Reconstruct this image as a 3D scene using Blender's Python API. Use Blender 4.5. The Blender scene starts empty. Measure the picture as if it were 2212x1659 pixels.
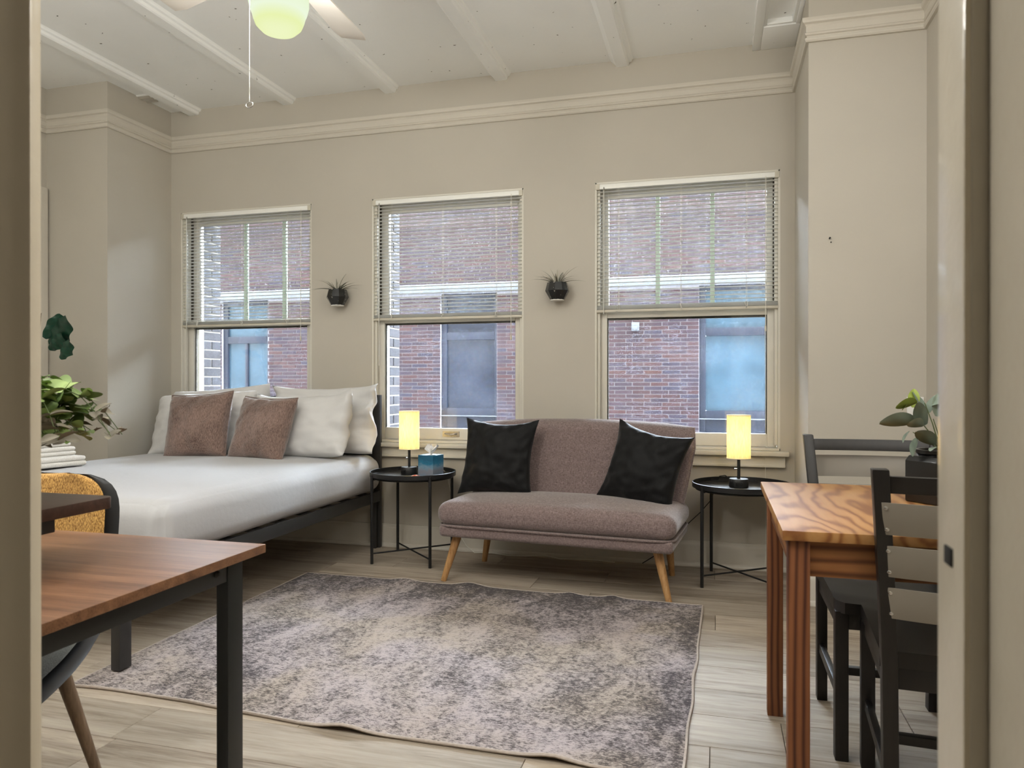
import bpy, bmesh, math, random
from mathutils import Vector, Matrix, Euler, noise
R = math.radians
random.seed(7)
scn = bpy.context.scene
COL = scn.collection

# ------------------------------------------------------------------ camera, sky, lights, exposure
cam_d = bpy.data.cameras.new('camera'); cam = bpy.data.objects.new('camera', cam_d); COL.objects.link(cam)
cam_d.sensor_width = 36.0; cam_d.lens = 36.0 * 1590 / 2212; cam_d.clip_start = 0.02
cam.location = (0, 0, 1.08); cam.rotation_euler = (R(90 - 0.1), 0, R(15.5))
scn.camera = cam
cam_d.dof.use_dof = True; cam_d.dof.focus_distance = 3.4; cam_d.dof.aperture_fstop = 9.0

world = bpy.data.worlds.new('sky'); scn.world = world; world.use_nodes = True
bg = world.node_tree.nodes['Background']
bg.inputs[0].default_value = (0.80, 0.89, 1.0, 1); bg.inputs[1].default_value = 58.0

def light(name, kind, loc, power, color=(1, 1, 1), rot=(0, 0, 0), size=0.1, size_y=None, parent=None):
    d = bpy.data.lights.new(name, kind); o = bpy.data.objects.new(name, d); COL.objects.link(o)
    o.location = loc; o.rotation_euler = rot; d.energy = power; d.color = color
    if kind == 'AREA':
        d.size = size
        if size_y: d.shape = 'RECTANGLE'; d.size_y = size_y
    else: d.shadow_soft_size = size
    if parent: o.parent = parent
    return o
# unseen fill lights added to brighten room, ceiling and jambs; no fixtures stand there
for lx, lw in ((-3.3, 5), (-1.3, 7), (0.35, 5)): light('overhead_fill_light', 'AREA', (lx, 1.35, 2.97), lw, (1.0, 0.99, 0.97), (0, 0, 0), 0.9)  # added overhead fill for floor and lower walls
light('right_fill_light', 'AREA', (0.62, 2.30, 2.98), 9, (0.96, 0.98, 1.0), (0, 0, 0), 0.5)  # added fill from the right for the alcove wall
light('front_fill_light', 'POINT', (-1.72, 0.84, 2.15), 28, (1.0, 0.98, 0.95), size=0.12)  # added frontal fill for the wall below the windows
light('front_fill_light', 'POINT', (0.72, 0.80, 2.25), 20, (1.0, 0.98, 0.96), size=0.12)  # second added frontal fill, out of view on the right
light('upward_fill_light', 'AREA', (-1.7, 0.95, 2.25), 50, (0.97, 1.0, 1.0), (R(180), 0, 0), 4.0, 0.5)  # added upward fill to brighten the ceiling
light('hall_fill_light', 'AREA', (0.72, -0.80, 2.35), 7.0, (1.0, 0.95, 0.84), (0, 0, 0), 0.5)  # added fill behind the camera for the left jamb face

scn.view_settings.view_transform = 'Standard'; scn.view_settings.look = 'None'
scn.view_settings.gamma = 1.0; scn.view_settings.use_curve_mapping = False
scn.view_settings.exposure = 0.0
scn.cycles.max_bounces = 10; scn.cycles.transparent_max_bounces = 24
scn.cycles.diffuse_bounces = 6; scn.cycles.glossy_bounces = 4
scn.cycles.sample_clamp_indirect = 6.0; scn.cycles.caustics_reflective = False; scn.cycles.caustics_refractive = False

# ------------------------------------------------------------------ materials
def srgb(r, g, b):
    f = lambda c: (c / 255 / 12.92) if c / 255 <= 0.04045 else ((c / 255 + 0.055) / 1.055) ** 2.4
    return (f(r), f(g), f(b), 1.0)
class NT:
    def __init__(s, name):
        s.m = bpy.data.materials.new(name); s.m.use_nodes = True; s.t = s.m.node_tree; s.t.nodes.clear()
        s.out = s.n('ShaderNodeOutputMaterial')
    def n(s, kind, **kw):
        x = s.t.nodes.new(kind)
        for k, v in kw.items():
            if k.startswith('_'): setattr(x, k[1:], v)
        return x
    def set(s, node, key, v):
        i = node.inputs[key]
        if hasattr(v, 'links') or hasattr(v, 'is_output'): s.t.links.new(v, i)
        else: i.default_value = v
    def coord(s, kind='Object', scale=(1, 1, 1), rnd=False, rot=(0, 0, 0)):
        c = s.n('ShaderNodeTexCoord'); v = c.outputs[kind]
        if rnd:
            oi = s.n('ShaderNodeObjectInfo'); mm = s.n('ShaderNodeMath', _operation='MULTIPLY'); s.set(mm, 0, oi.outputs['Random']); mm.inputs[1].default_value = 37.0
            ad = s.n('ShaderNodeVectorMath', _operation='ADD'); s.set(ad, 0, v); s.set(ad, 1, mm.outputs[0]); v = ad.outputs[0]
        mp = s.n('ShaderNodeMapping'); s.set(mp, 'Vector', v); mp.inputs['Scale'].default_value = scale; mp.inputs['Rotation'].default_value = rot
        return mp.outputs[0]
    def noise(s, vec, scale=5, detail=3, rough=0.5, dist=0.0):
        x = s.n('ShaderNodeTexNoise'); s.set(x, 'Vector', vec); x.inputs['Scale'].default_value = scale
        x.inputs['Detail'].default_value = detail; x.inputs['Roughness'].default_value = rough; x.inputs['Distortion'].default_value = dist
        return x.outputs['Fac']
    def ramp(s, fac, stops, interp='LINEAR'):
        x = s.n('ShaderNodeValToRGB'); s.set(x, 'Fac', fac); cr = x.color_ramp; cr.interpolation = interp
        while len(cr.elements) < len(stops): cr.elements.new(0.5)
        for e, (p, c) in zip(cr.elements, stops): e.position = p; e.color = c if len(c) == 4 else (*c, 1)
        return x.outputs['Color']
    def mix(s, fac, a, b, mode='MIX'):
        x = s.n('ShaderNodeMix'); x.data_type = 'RGBA'; x.blend_type = mode
        for sock, v in ((0, fac), (6, a), (7, b)):
            i = x.inputs[sock]
            if hasattr(v, 'is_output'): s.t.links.new(v, i)
            else: i.default_value = v
        return x.outputs[2]
    def math(s, op, a, b=0.0, clamp=False):
        x = s.n('ShaderNodeMath'); x.operation = op; x.use_clamp = clamp; s.set(x, 0, a); s.set(x, 1, b); return x.outputs[0]
    def bump(s, h, strength=0.3, dist=0.01):
        x = s.n('ShaderNodeBump'); s.set(x, 'Height', h); x.inputs['Strength'].default_value = strength; x.inputs['Distance'].default_value = dist
        return x.outputs[0]
    def bsdf(s, color, rough=0.5, metal=0.0, normal=None, spec=0.5, coat=0.0, sheen=0.0, emit=None, estr=0.0):
        p = s.n('ShaderNodeBsdfPrincipled'); s.set(p, 'Base Color', color); s.set(p, 'Roughness', rough); p.inputs['Metallic'].default_value = metal
        p.inputs['Specular IOR Level'].default_value = spec; p.inputs['Coat Weight'].default_value = coat; p.inputs['Sheen Weight'].default_value = sheen
        if normal is not None: s.set(p, 'Normal', normal)
        if emit is not None: s.set(p, 'Emission Color', emit); p.inputs['Emission Strength'].default_value = estr
        s.t.links.new(p.outputs[0], s.out.inputs[0]); return p

def M_plain(name, c, rough=0.5, metal=0.0, spec=0.5, var=0.06, scale=9, bump=0.0, bscale=60, coat=0.0, sheen=0.0):
    t = NT(name); v = t.coord(); n = t.noise(v, scale, 4)
    d = tuple(max(0, x * (1 - var)) for x in c[:3]) + (1,); l = tuple(min(1, x * (1 + var)) for x in c[:3]) + (1,)
    colr = t.ramp(n, [(0.3, d), (0.7, l)])
    nm = t.bump(t.noise(v, bscale, 3), bump) if bump else None
    t.bsdf(colr, rough, metal, nm, spec, coat, sheen); return t.m

def M_paint(name, c, rough=0.55, bump=0.12, bscale=14, var=0.03, specks=False, spec=0.4, coat=0.0):
    t = NT(name); v = t.coord(); n = t.noise(v, 1.6, 4)
    d = tuple(x * (1 - var) for x in c[:3]) + (1,); l = tuple(min(1, x * (1 + var)) for x in c[:3]) + (1,)
    colr = t.ramp(n, [(0.3, d), (0.7, l)])
    h = t.noise(v, bscale, 5, 0.6)
    if specks:
        sp = t.ramp(t.noise(v, 27, 2, 0.5), [(0.245, (1, 1, 1)), (0.265, (0, 0, 0))])
        colr = t.mix(sp, colr, (0.12, 0.11, 0.09, 1))
    t.bsdf(colr, rough, 0, t.bump(h, bump, 0.01), spec, coat); return t.m

def M_fabric(name, c1, c2, scale=260, rough=0.95, bump=0.5, sheen=0.2, stretch=(1, 1, 1), big=3.0, bigvar=0.25):
    t = NT(name); v = t.coord(scale=stretch)
    n = t.noise(v, scale, 2, 0.6); w = t.noise(t.coord(), big, 4)
    f = t.math('ADD', t.math('MULTIPLY', n, 1 - bigvar), t.math('MULTIPLY', w, bigvar))
    colr = t.ramp(f, [(0.36, c1), (0.62, c2)])
    t.bsdf(colr, rough, 0, t.bump(n, bump, 0.002), 0.2, 0, sheen); return t.m

def M_weave(name, c1, c2, scale=330, bump=0.5, sheen=0.25):
    t = NT(name)
    a = t.noise(t.coord(scale=(1, 0.12, 0.12)), scale, 2, 0.5); b = t.noise(t.coord(scale=(0.12, 0.12, 1)), scale, 2, 0.5)
    n = t.math('MAXIMUM', a, b)
    colr = t.ramp(n, [(0.45, c1), (0.68, c2)])
    t.bsdf(colr, 0.95, 0, t.bump(n, bump, 0.002), 0.15, 0, sheen); return t.m

def M_wood(name, dark, mid, light_, axis='x', scale=7, stretch=14, rough=0.4, rnd=False, coat=0.0, bump=0.1, rings=0.0, spec=0.5):
    t = NT(name); s = [1.0, 1.0, 1.0]; s['xyz'.index(axis)] = 1.0 / stretch
    v = t.coord(scale=tuple(s), rnd=rnd)
    n = t.noise(v, scale * stretch * 0.5, 5, 0.65, 0.6); b = t.noise(v, scale, 3, 0.5, 1.0)
    f = t.math('ADD', t.math('MULTIPLY', n, 0.5), t.math('MULTIPLY', b, 0.5))
    if rings:
        w = t.n('ShaderNodeTexWave'); w.wave_type = 'BANDS'; w.bands_direction = {'x': 'Y', 'y': 'X', 'z': 'X'}[axis]; t.set(w, 'Vector', v)
        w.inputs['Scale'].default_value = rings; w.inputs['Distortion'].default_value = 9.0; w.inputs['Detail'].default_value = 1.5; w.inputs['Detail Scale'].default_value = 0.55
        f = t.math('ADD', t.math('MULTIPLY', f, 0.45), t.math('MULTIPLY', w.outputs['Fac'], 0.55))
        colr = t.ramp(f, [(0.18, dark), (0.38, mid), (0.8, light_)])
    else: colr = t.ramp(f, [(0.34, dark), (0.5, mid), (0.66, light_)])
    if rnd:
        oi = t.n('ShaderNodeObjectInfo'); hv = t.n('ShaderNodeHueSaturation'); t.set(hv, 'Color', colr)
        t.set(hv, 'Value', t.math('ADD', t.math('MULTIPLY', oi.outputs['Random'], 0.28), 0.86)); colr = hv.outputs[0]
    t.bsdf(colr, rough, 0, t.bump(f, bump, 0.003), spec, coat); return t.m

MAT = {}
MAT['wall'] = M_paint('wall_paint', srgb(192, 186, 174), 0.6)
MAT['ceil'] = M_paint('ceiling_paint', srgb(248, 249, 247), 0.6, 0.25, 9, 0.03, True)
MAT['trim'] = M_paint('trim_paint', srgb(207, 201, 189), 0.38, 0.18, 22, 0.03)
MAT['sash'] = M_paint('sash_paint', srgb(220, 216, 205), 0.35, 0.2, 30, 0.03)
MAT['muntin'] = M_paint('muntin_paint', srgb(196, 214, 196), 0.35, 0.1, 30, 0.03)
MAT['jamb'] = M_paint('jamb_paint', srgb(214, 204, 184), 0.30, 0.35, 9, 0.05, spec=0.6, coat=0.35)
MAT['blind'] = M_plain('blind_vinyl', srgb(245, 245, 240), 0.35, var=0.02)
MAT['blindrail'] = M_plain('blind_rail_vinyl', srgb(206, 200, 184), 0.4, var=0.03)
MAT['cord'] = M_plain('white_cord', srgb(222, 219, 208), 0.7, var=0.03)
MAT['clear'] = M_plain('clip_plastic', srgb(214, 212, 204), 0.12, spec=0.8, var=0.05)
MAT['black_metal'] = M_plain('black_metal', srgb(25, 25, 26), 0.42, 0.0, 0.5, var=0.15)
MAT['bed_metal'] = M_plain('bed_metal', srgb(46, 45, 44), 0.45, 0.0, 0.5, var=0.1)
MAT['desk_metal'] = M_plain('desk_metal', srgb(30, 33, 33), 0.4, 0.0, 0.5, var=0.12)
MAT['chrome'] = M_plain('chrome', (0.75, 0.75, 0.74, 1), 0.18, 1.0)
MAT['nickel'] = M_plain('old_latch_metal', (0.42, 0.40, 0.37, 1), 0.35, 0.8, var=0.3, scale=60)
MAT['sheet'] = M_paint('white_sheet', srgb(192, 192, 194), 0.85, 0.25, 16, 0.01, spec=0.15)
MAT['pillowcase'] = M_paint('white_pillowcase', srgb(212, 211, 210), 0.8, 0.2, 18, 0.01, spec=0.15)
MAT['towel'] = M_fabric('white_towel', srgb(214, 212, 207), srgb(240, 239, 236), 300, bump=0.8)
MAT['brown'] = M_fabric('brown_chenille', srgb(78, 60, 53), srgb(150, 126, 116), 330, bump=0.9, sheen=0.5, stretch=(1, 1, 0.16), big=5, bigvar=0.4)
MAT['velvet'] = M_fabric('black_velvet', srgb(8, 8, 9), srgb(15, 15, 16), 300, rough=0.6, bump=0.3, sheen=0.12)
MAT['sofa'] = M_weave('mauve_linen', srgb(104, 88, 84), srgb(150, 133, 131), 620, 0.35, sheen=0.45)
MAT['oak'] = M_wood('oak_leg', srgb(150, 106, 62), srgb(186, 142, 92), srgb(206, 166, 116), 'z', 30, 10, 0.5)
MAT['floor'] = M_wood('vinyl_plank', srgb(128, 115, 100), srgb(164, 151, 135), srgb(182, 170, 154), 'x', 9, 12, 0.6, True, bump=0.12, spec=0.28)
MAT['subfloor'] = M_plain('subfloor', srgb(52, 44, 37), 0.9)
MAT['walnut'] = M_wood('walnut_top', srgb(84, 54, 36), srgb(120, 84, 58), srgb(140, 102, 74), 'x', 26, 30, 0.40, bump=0.02)
MAT['espresso'] = M_wood('espresso_board', srgb(44, 29, 24), srgb(62, 42, 35), srgb(78, 56, 46), 'x', 14, 18, 0.3, bump=0.03)
def M_pine(name, dark, mid, light_, across, along, freq, rough, coat=0.0, wamp=46.0):
    t = NT(name); v = t.coord(); g = t.n('ShaderNodeSeparateXYZ'); t.set(g, 0, v)
    sc = [2.6, 2.6, 2.6]; sc['xyz'.index(along)] = 0.75
    warp = t.noise(t.coord(scale=tuple(sc), rnd=True), 1.6, 3, 0.45); sc2 = [60, 60, 60]; sc2['xyz'.index(along)] = 3
    ph = t.math('ADD', t.math('MULTIPLY', g.outputs['xyz'.index(across)], freq), t.math('MULTIPLY', warp, wamp))
    sn = t.math('ADD', t.math('MULTIPLY', t.math('SINE', ph), 0.5), 0.5); fb = t.noise(t.coord(scale=tuple(sc2)), 1.0, 4, 0.6)
    f = t.math('ADD', t.math('MULTIPLY', t.math('POWER', sn, 2.2), 0.62), t.math('MULTIPLY', fb, 0.42))
    colr = t.ramp(f, [(0.15, light_), (0.42, mid), (0.86, dark)])
    t.bsdf(colr, rough, 0, t.bump(f, 0.04, 0.003), 0.4, coat); return t.m
MAT['pinetop'] = M_pine('pine_top', srgb(126, 80, 44), srgb(162, 115, 66), srgb(174, 130, 80), 'x', 'y', 110, 0.45, 0.0, 60.0)
MAT['pineleg'] = M_pine('pine_leg', srgb(74, 38, 24), srgb(114, 68, 42), srgb(134, 86, 54), 'x', 'z', 330, 0.5, 0.0, 12.0)
MAT['pineapron'] = M_pine('pine_apron', srgb(90, 52, 28), srgb(130, 84, 48), srgb(150, 102, 62), 'z', 'x', 210, 0.5, 0.0, 12.0)
MAT['black_wood'] = M_wood('black_brown_wood', srgb(14, 12, 11), srgb(21, 18, 17), srgb(29, 26, 24), 'z', 12, 12, 0.42, bump=0.05)
MAT['slatgrey'] = M_plain('grey_back_plate', srgb(138, 132, 123), 0.4, 0.0, 0.5, var=0.03)
MAT['seatpad'] = M_fabric('charcoal_seat', srgb(62, 66, 64), srgb(98, 102, 98), 320, bump=0.6)
MAT['mustard'] = M_fabric('mustard_weave', srgb(138, 96, 50), srgb(224, 178, 104), 430, bump=0.9, sheen=0.2, stretch=(1, 1, 0.35), bigvar=0.10)
MAT['shell'] = M_plain('black_shell', srgb(28, 28, 30), 0.5, var=0.1)
MAT['ebonywood'] = M_wood('chair_leg_wood', srgb(92, 74, 56), srgb(124, 102, 80), srgb(146, 124, 100), 'z', 20, 10, 0.5)
MAT['potblack'] = M_plain('black_pot_glaze', srgb(20, 20, 20), 0.3, var=0.2, coat=0.2)
MAT['soil'] = M_plain('dark_soil', srgb(40, 32, 26), 0.95, var=0.4, scale=60, bump=0.8)
MAT['stem'] = M_plain('green_stem', srgb(96, 110, 70), 0.6, var=0.2, scale=40)
MAT['bark'] = M_plain('brown_stem', srgb(92, 76, 58), 0.8, var=0.3, scale=40, bump=0.5)
MAT['white_plastic'] = M_plain('white_plastic', srgb(235, 234, 230), 0.35, var=0.02)
MAT['fanwhite'] = M_plain('fan_white', srgb(226, 219, 208), 0.4, var=0.02)
MAT['dark'] = M_plain('dark_recess', srgb(18, 16, 14), 0.7)
MAT['weather'] = M_plain('weatherstrip', srgb(74, 68, 58), 0.8, var=0.5, scale=40, bump=0.8)
MAT['tissue'] = M_plain('tissue_paper', srgb(244, 243, 242), 0.9, var=0.02)
def M_leaf(name, c1, c2, rough=0.5, veins=8.0):
    t = NT(name); v = t.coord(); w = t.n('ShaderNodeTexWave'); w.wave_type = 'BANDS'; w.bands_direction = 'DIAGONAL'; t.set(w, 'Vector', v); w.inputs['Scale'].default_value = veins; w.inputs['Distortion'].default_value = 2.0
    oi = t.n('ShaderNodeObjectInfo'); colr = t.mix(oi.outputs['Random'], c1, c2)
    hv = t.n('ShaderNodeHueSaturation'); t.set(hv, 'Color', colr); t.set(hv, 'Value', t.math('ADD', t.math('MULTIPLY', w.outputs['Fac'], 0.2), 0.9))
    t.bsdf(hv.outputs[0], rough, 0, t.bump(w.outputs['Fac'], 0.15, 0.002), 0.4); return t.m
MAT['euca'] = M_leaf('eucalyptus_leaf', srgb(92, 118, 62), srgb(146, 166, 98), 0.55, 20)
MAT['eucagrey'] = M_leaf('dry_eucalyptus_leaf', srgb(104, 98, 84), srgb(134, 126, 106), 0.6, 20)
MAT['fig'] = M_leaf('fig_leaf', srgb(14, 52, 38), srgb(22, 70, 50), 0.3, 14)
MAT['lamb'] = M_leaf('lambs_ear_leaf', srgb(98, 112, 100), srgb(132, 144, 130), 0.8, 14)
MAT['lambgreen'] = M_leaf('young_leaf', srgb(120, 138, 52), srgb(150, 164, 72), 0.6, 14)
MAT['airleaf'] = M_leaf('air_plant_leaf', srgb(88, 94, 84), srgb(168, 162, 146), 0.6, 20)

def M_speckle(name):
    t = NT(name); v = t.coord(); n = t.noise(v, 95, 1, 0.4); c = t.ramp(n, [(0.72, srgb(20, 20, 19)), (0.76, srgb(200, 196, 186))])
    t.bsdf(c, 0.28, 0, None, 0.5, 0.3); return t.m
MAT['speckle'] = M_speckle('speckled_black_glaze')

def M_glass(name, frost):
    t = NT(name); v = t.coord()
    tr = t.n('ShaderNodeBsdfTransparent'); tr.inputs[0].default_value = (0.94, 0.96, 0.97, 1)
    gl = t.n('ShaderNodeBsdfGlossy'); gl.inputs['Roughness'].default_value = 0.02
    fr = t.n('ShaderNodeFresnel'); fr.inputs[0].default_value = 1.5
    m1 = t.n('ShaderNodeMixShader'); t.set(m1, 0, fr.outputs[0]); t.t.links.new(tr.outputs[0], m1.inputs[1]); t.t.links.new(gl.outputs[0], m1.inputs[2])
    tl = t.n('ShaderNodeBsdfTranslucent'); tl.inputs[0].default_value = (0.80, 0.86, 0.95, 1)
    big = t.ramp(t.noise(v, 2.3, 3, 0.5, 0.6), [(0.40, (0, 0, 0)), (0.66, (1, 1, 1))])
    fine = t.ramp(t.noise(t.coord(scale=(1, 1, 0.55)), 240, 2, 0.6), [(0.50, (0, 0, 0)), (0.62, (1, 1, 1))])
    f = t.math('ADD', t.math('MULTIPLY', t.math('MULTIPLY', big, fine), frost), 0.0012 * (1 if frost else 0))
    m2 = t.n('ShaderNodeMixShader'); t.set(m2, 0, f); t.t.links.new(m1.outputs[0], m2.inputs[1]); t.t.links.new(tl.outputs[0], m2.inputs[2])
    t.t.links.new(m2.outputs[0], t.out.inputs[0]); return t.m
MAT['pane'] = M_glass('rain_spotted_glass', 0.042)

def M_shade(name, c):
    t = NT(name); v = t.coord(scale=(1, 1, 0.16)); n = t.noise(v, 170, 3, 0.6)
    colr = t.ramp(n, [(0.35, (c[0] * 0.86, c[1] * 0.76, c[2] * 0.62, 1)), (0.6, c)])
    tl = t.n('ShaderNodeBsdfTranslucent'); t.set(tl, 0, colr); df = t.n('ShaderNodeBsdfDiffuse'); t.set(df, 0, (0.86, 0.82, 0.72, 1))
    m = t.n('ShaderNodeMixShader'); m.inputs[0].default_value = 0.35; t.t.links.new(tl.outputs[0], m.inputs[1]); t.t.links.new(df.outputs[0], m.inputs[2])
    t.t.links.new(m.outputs[0], t.out.inputs[0]); return t.m
MAT['shade'] = M_shade('linen_lampshade', (1.0, 0.90, 0.60, 1))
def M_globe():
    t = NT('lit_glass_globe'); v = t.coord(); g = t.n('ShaderNodeSeparateXYZ'); t.set(g, 0, v)
    c = t.ramp(t.math('MULTIPLY', t.math('ADD', g.outputs[2], 0.17), 5.8), [(0.02, (0.94, 1.0, 0.66)), (0.3, (0.86, 0.95, 0.44)), (0.52, (0.90, 1.0, 0.78)), (0.9, (0.84, 0.96, 0.64))])
    e = t.n('ShaderNodeEmission'); t.set(e, 0, c); e.inputs[1].default_value = 0.95
    tr = t.n('ShaderNodeBsdfTransparent'); m = t.n('ShaderNodeMixShader'); m.inputs[0].default_value = 0.9
    t.t.links.new(tr.outputs[0], m.inputs[1]); t.t.links.new(e.outputs[0], m.inputs[2]); t.t.links.new(m.outputs[0], t.out.inputs[0]); return t.m
MAT['globe'] = M_globe()

def M_brick(name, island, ramp_):
    t = NT(name)
    r = t.n('ShaderNodeNewGeometry').outputs['Random Per Island'] if island else t.n('ShaderNodeObjectInfo').outputs['Random']
    c = t.ramp(r, ramp_); n = t.noise(t.coord(), 60, 3); c = t.mix(0.25, c, t.ramp(n, [(0.3, (0, 0, 0)), (0.7, (1, 1, 1))]), 'OVERLAY')
    t.bsdf(c, 0.75, 0, t.bump(n, 0.4, 0.004), 0.3); return t.m
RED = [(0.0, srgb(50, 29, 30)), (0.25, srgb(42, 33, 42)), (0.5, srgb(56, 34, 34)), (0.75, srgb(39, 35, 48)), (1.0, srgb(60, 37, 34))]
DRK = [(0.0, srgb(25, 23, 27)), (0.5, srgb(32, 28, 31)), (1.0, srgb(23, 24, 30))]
MAT['oldmortar'] = M_plain('old_mortar', srgb(104, 98, 90), 0.9, var=0.1, scale=20)
MAT['brick'] = M_brick('red_brick', False, RED); MAT['brickmass'] = M_brick('red_brick_mass', True, RED)
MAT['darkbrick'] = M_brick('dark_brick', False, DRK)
MAT['mortar'] = M_plain('mortar', srgb(136, 133, 138), 0.9, var=0.08, scale=20, bump=0.5)
MAT['stone'] = M_plain('limestone_band', srgb(90, 93, 98), 0.8, var=0.06, scale=6)
MAT['winframe'] = M_plain('dark_blue_frame', srgb(22, 29, 45), 0.4, var=0.1)
MAT['streetbounce'] = M_plain('pale_bounce_street', srgb(196, 197, 199), 0.9, var=0.1)  # unseen street coloured pale to bounce light up to the ceiling
def M_farpane(name, c):
    t = NT(name); v = t.coord(); n = t.noise(v, 2.0, 3, 0.5, 1.0)
    t.bsdf(t.ramp(n, [(0.3, tuple(x * 0.72 for x in c[:3]) + (1,)), (0.7, c)]), 0.2, 0, None, 0.5, 0.0); return t.m
MAT['farpane'] = M_farpane('painted_sky_pane', srgb(56, 80, 96)); MAT['darkpane'] = M_farpane('dark_pane', srgb(28, 36, 52))  # reflected sky and unlit interior are put into the pane colours

# ------------------------------------------------------------------ mesh helpers
class MB:
    def __init__(s): s.v = []; s.f = []
    def add(s, vs, fs):
        b = len(s.v); s.v += [tuple(v) for v in vs]; s.f += [tuple(i + b for i in f) for f in fs]; return s
    def box(s, x0, x1, y0, y1, z0, z1):
        return s.add([(x0, y0, z0), (x1, y0, z0), (x1, y1, z0), (x0, y1, z0), (x0, y0, z1), (x1, y0, z1), (x1, y1, z1), (x0, y1, z1)],
                     [(3, 2, 1, 0), (4, 5, 6, 7), (0, 1, 5, 4), (1, 2, 6, 5), (2, 3, 7, 6), (3, 0, 4, 7)])
    def hexa(s, bottom, top):
        return s.add(list(bottom) + list(top), [(3, 2, 1, 0), (4, 5, 6, 7), (0, 1, 5, 4), (1, 2, 6, 5), (2, 3, 7, 6), (3, 0, 4, 7)])
    def bar(s, p, q, w, d=None, up=(0, 0, 1), w2=None, d2=None):
        p = Vector(p); q = Vector(q); d = d or w; w2 = w2 or w; d2 = d2 or d; ax = (q - p).normalized(); up = Vector(up)
        if abs(ax.dot(up)) > 0.99: up = Vector((0, 1, 0))
        r = ax.cross(up).normalized(); u = r.cross(ax).normalized()
        ring = lambda c, a, b: [c - r * a / 2 - u * b / 2, c + r * a / 2 - u * b / 2, c + r * a / 2 + u * b / 2, c - r * a / 2 + u * b / 2]
        return s.hexa(ring(p, w, d), ring(q, w2, d2))
    def loft(s, rings, cap=True, closed=True):
        n = len(rings[0]); vs = [p for r in rings for p in r]; fs = []
        for i in range(len(rings) - 1):
            for j in range(n if closed else n - 1):
                k = (j + 1) % n; fs.append((i * n + j, i * n + k, (i + 1) * n + k, (i + 1) * n + j))
        if cap: fs.append(tuple(range(n - 1, -1, -1))); fs.append(tuple((len(rings) - 1) * n + j for j in range(n)))
        return s.add(vs, fs)
    def tube(s, pts, r, n=8, r2=None):
        pts = [Vector(p) for p in pts]; rings = []; prev = None
        for i, p in enumerate(pts):
            t = (pts[min(i + 1, len(pts) - 1)] - pts[max(i - 1, 0)]).normalized()
            if prev is None: prev = Vector((0, 0, 1)) if abs(t.z) < 0.9 else Vector((1, 0, 0))
            a = t.cross(prev).normalized(); b = a.cross(t).normalized(); prev = b
            rr = r if r2 is None else r + (r2 - r) * i / max(1, len(pts) - 1)
            rings.append([p + a * math.cos(2 * math.pi * k / n) * rr + b * math.sin(2 * math.pi * k / n) * rr for k in range(n)])
        return s.loft(rings)
    def lathe(s, prof, n=24, c=(0, 0, 0), cap=True, ph=0.0):
        return s.loft([[(c[0] + r * math.cos(2 * math.pi * k / n + ph), c[1] + r * math.sin(2 * math.pi * k / n + ph), c[2] + z) for k in range(n)] for r, z in prof], cap)
    def grid(s, fn, nu, nv, wrap_u=False):
        vs = [fn(i / nu, j / nv) for j in range(nv + 1) for i in range(nu + 1)]
        fs = [(j * (nu + 1) + i, j * (nu + 1) + i + 1, (j + 1) * (nu + 1) + i + 1, (j + 1) * (nu + 1) + i) for j in range(nv) for i in range(nu)]
        return s.add(vs, fs)
    def sweep(s, path, prof, closed=False):
        """profile (offset to the left of travel, z) along a plan path with mitred corners"""
        n = len(path); rings = []
        for i, p in enumerate(path):
            p = Vector(p); a = (p - Vector(path[i - 1])).normalized() if i else None; b = (Vector(path[i + 1]) - p).normalized() if i < n - 1 else None
            if a is None: a = b
            if b is None: b = a
            na = Vector((-a.y, a.x)); nb = Vector((-b.y, b.x)); m = (na + nb); m = m / max(0.2, m.dot(na))
            rings.append([(p.x + m.x * d, p.y + m.y * d, z) for d, z in prof])
        return s.loft(rings)
    def mesh(s, name, bevel=0.0, seg=2, smooth=30, weld=0.0):
        me = bpy.data.meshes.new(name); me.from_pydata(s.v, [], s.f)
        bm = bmesh.new(); bm.from_mesh(me)
        if weld: bmesh.ops.remove_doubles(bm, verts=bm.verts, dist=weld)
        bmesh.ops.recalc_face_normals(bm, faces=bm.faces)
        if bevel:
            es = [e for e in bm.edges if len(e.link_faces) == 2 and e.calc_face_angle(0) > 0.5]
            bmesh.ops.bevel(bm, geom=es, offset=bevel, segments=seg, profile=0.6, affect='EDGES', clamp_overlap=True)
        bm.to_mesh(me); bm.free()
        if smooth:
            me.shade_smooth(); me.set_sharp_from_angle(angle=R(smooth))
        return me
    def build(s, name, mat, parent=None, bevel=0.0, seg=2, smooth=30, weld=0.0, loc=None, mtx=None):
        me = s.mesh(name, bevel, seg, smooth, weld); me.materials.append(MAT[mat] if isinstance(mat, str) else mat)
        return put(name, me, parent, loc, mtx)
def put(name, me, parent=None, loc=None, mtx=None):
    o = bpy.data.objects.new(name, me); COL.objects.link(o)
    if parent: o.parent = parent
    if loc is not None: o.location = loc
    if mtx is not None: o.matrix_local = mtx
    return o
def thing(name, label, cat, loc=(0, 0, 0), rz=0.0, group=None):
    o = bpy.data.objects.new(name, None); COL.objects.link(o); o.location = loc; o.rotation_euler = (0, 0, rz); o.empty_display_size = 0.1
    o['label'] = label; o['category'] = cat
    if group: o['group'] = group
    return o
def tag(o, label, cat, group=None):
    o['label'] = label; o['category'] = cat
    if group: o['group'] = group
    return o
def struct(o): o['kind'] = 'structure'; return o
def stuff(o): o['kind'] = 'stuff'; return o
def structroot(name, loc=(0, 0, 0)):
    o = bpy.data.objects.new(name, None); COL.objects.link(o); o.location = loc; o['kind'] = 'structure'; return o
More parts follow.
